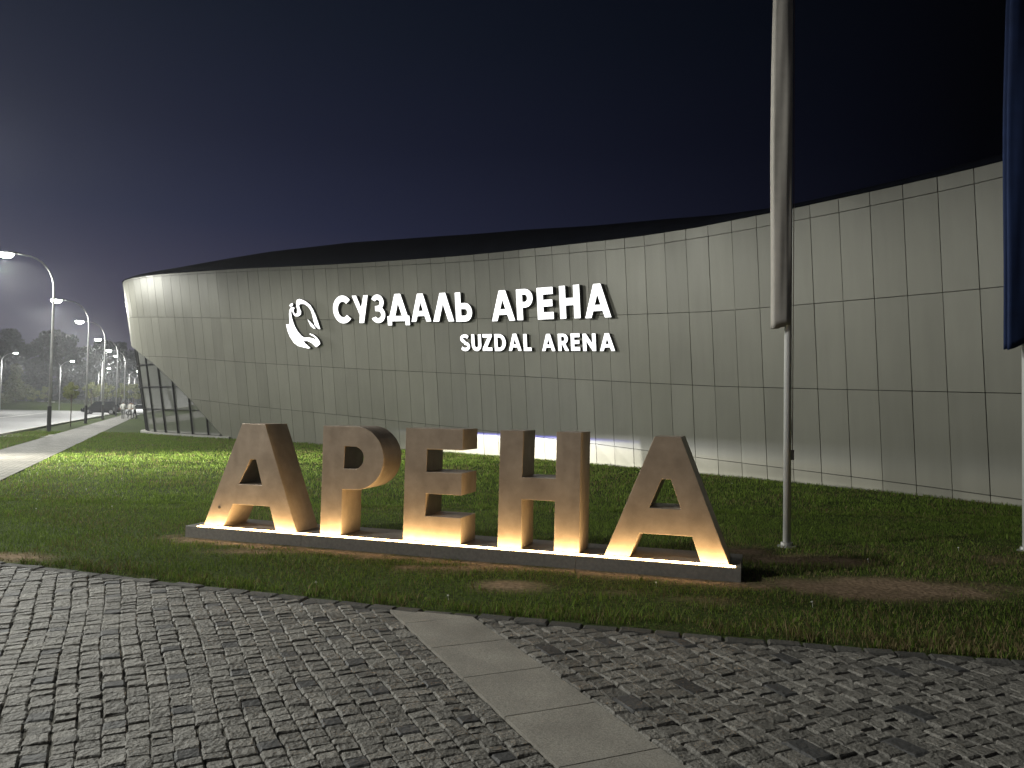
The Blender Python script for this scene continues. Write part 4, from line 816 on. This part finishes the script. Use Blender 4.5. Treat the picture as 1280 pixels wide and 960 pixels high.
# ------------------------------------------------------------------ people
skin = mat('skin', (.42, .28, .21), .6); hairm = mat('hair', (.03, .022, .018), .7)
def person(loc, rz, top, bottom, lab, pose):
    e = empty('person', loc, rz, label=lab, cat='person', group='people walking on the footpath'); b0 = pose.get('bend', 0); st = pose.get('stride', .25)
    up = lambda z, f=0: (math.sin(b0)*(z-.95)+f, 0, .95+math.cos(b0)*(z-.95)) if z > .95 else (f, 0, z)
    J = {'pel': up(.95), 'chest': up(1.28), 'neck': up(1.46), 'head0': up(1.54, .01), 'head1': up(1.68, .02)}
    V = [J['pel'], J['chest'], J['neck'], J['head0'], J['head1']]; Rr = [.15, .165, .06, .085, .09]; Ed = [(0, 1), (1, 2), (2, 3), (3, 4)]
    for s in (-1, 1):
        f = st*s
        i = len(V); V += [(0, s*.09, .90), (f*.5, s*.10, .50), (f*1.0-.05, s*.10, .08), (f*1.0+.12, s*.11, .05)]; Rr += [.10, .068, .05, .042]; Ed += [(0, i), (i, i+1), (i+1, i+2), (i+2, i+3)]
        i = len(V); sh = up(1.40); el = up(1.14, -f*.4+pose.get('arm', 0)*.10); ha = up(.93, -f*.8+pose.get('arm', 0)*.28)
        V += [(sh[0], s*.19, sh[2]), (el[0], s*.24, el[2]), (ha[0], s*.23, ha[2])]; Rr += [.062, .045, .035]; Ed += [(1, i), (i, i+1), (i+1, i+2)]
    me = bpy.data.meshes.new('body'); me.from_pydata(V, Ed, []); ob = obj('body', me, e)
    ob.modifiers.new('skin', 'SKIN'); sv = me.skin_vertices[0].data
    for v, r_ in zip(sv, Rr): v.radius = (r_, r_*.9)
    sv[0].use_root = True; ob.modifiers.new('sub', 'SUBSURF').levels = 2; ob.modifiers['sub'].render_levels = 2
    dg = bpy.context.evaluated_depsgraph_get(); dg.update(); m2 = bpy.data.meshes.new_from_object(ob.evaluated_get(dg)); ob.modifiers.clear(); ob.data = m2; m2.name = 'body'
    m2.materials.clear()
    for m_ in (top, bottom, skin, hairm): m2.materials.append(m_)
    hz = J['head1'][2]
    for p in m2.polygons:
        c = p.center; p.use_smooth = True
        nk = J['neck']; above = (c.x-nk[0])*math.sin(b0)+(c.z-nk[2])*math.cos(b0)
        hand = abs(c.y) > .2 and c.z < J['pel'][2]+.12 and c.z > .6
        p.material_index = (3 if above > .17 or (above > .09 and c.x < J['head0'][0]) else 2) if above > .02 else 2 if hand else (1 if c.z < .93 else 0)
    return e
shirt = mat('pale_shirt', (.6, .6, .58), .8); trs = mat('dark_trousers', (.03, .03, .035), .8); tr2 = mat('grey_trousers', (.18, .18, .18), .8); shirt2 = mat('light_top', (.5, .48, .45), .8)
q = gnd(153.5, 523.8); person((q[0], q[1], .02), R_(110), shirt, tr2, 'tall person in a pale shirt walking on the footpath, leftmost of three', dict(stride=.22))
q = gnd(162, 523.8); person((q[0], q[1], .02), R_(100), shirt2, tr2, 'person in light clothes walking in the middle of three on the footpath', dict(stride=-.18, bend=.12))
q = gnd(168.3, 524.0); person((q[0], q[1], .02), R_(200), shirt, trs, 'person in white top and dark trousers leaning forward, rightmost on the footpath', dict(stride=.15, bend=.45, arm=1))

# ------------------------------------------------------------------ haze
HZ = True
if HZ:
    hm_ = bpy.data.materials.new('haze'); hm_.use_nodes = True; nt = hm_.node_tree; nt.nodes.clear(); out = N(nt, 'ShaderNodeOutputMaterial'); pv_ = N(nt, 'ShaderNodeVolumePrincipled')
    pv_.inputs['Color'].default_value = (.85, .87, .92, 1); pv_.inputs['Density'].default_value = .0010; pv_.inputs['Anisotropy'].default_value = .7; lk(nt, pv_.outputs[0], out.inputs['Volume'])
    ob = MB().box(-230, 60, -45, 320, -1.1, 27).build('haze', hm_); tag(ob, 'thin night haze hanging over the road and trees', 'haze', kind='stuff')
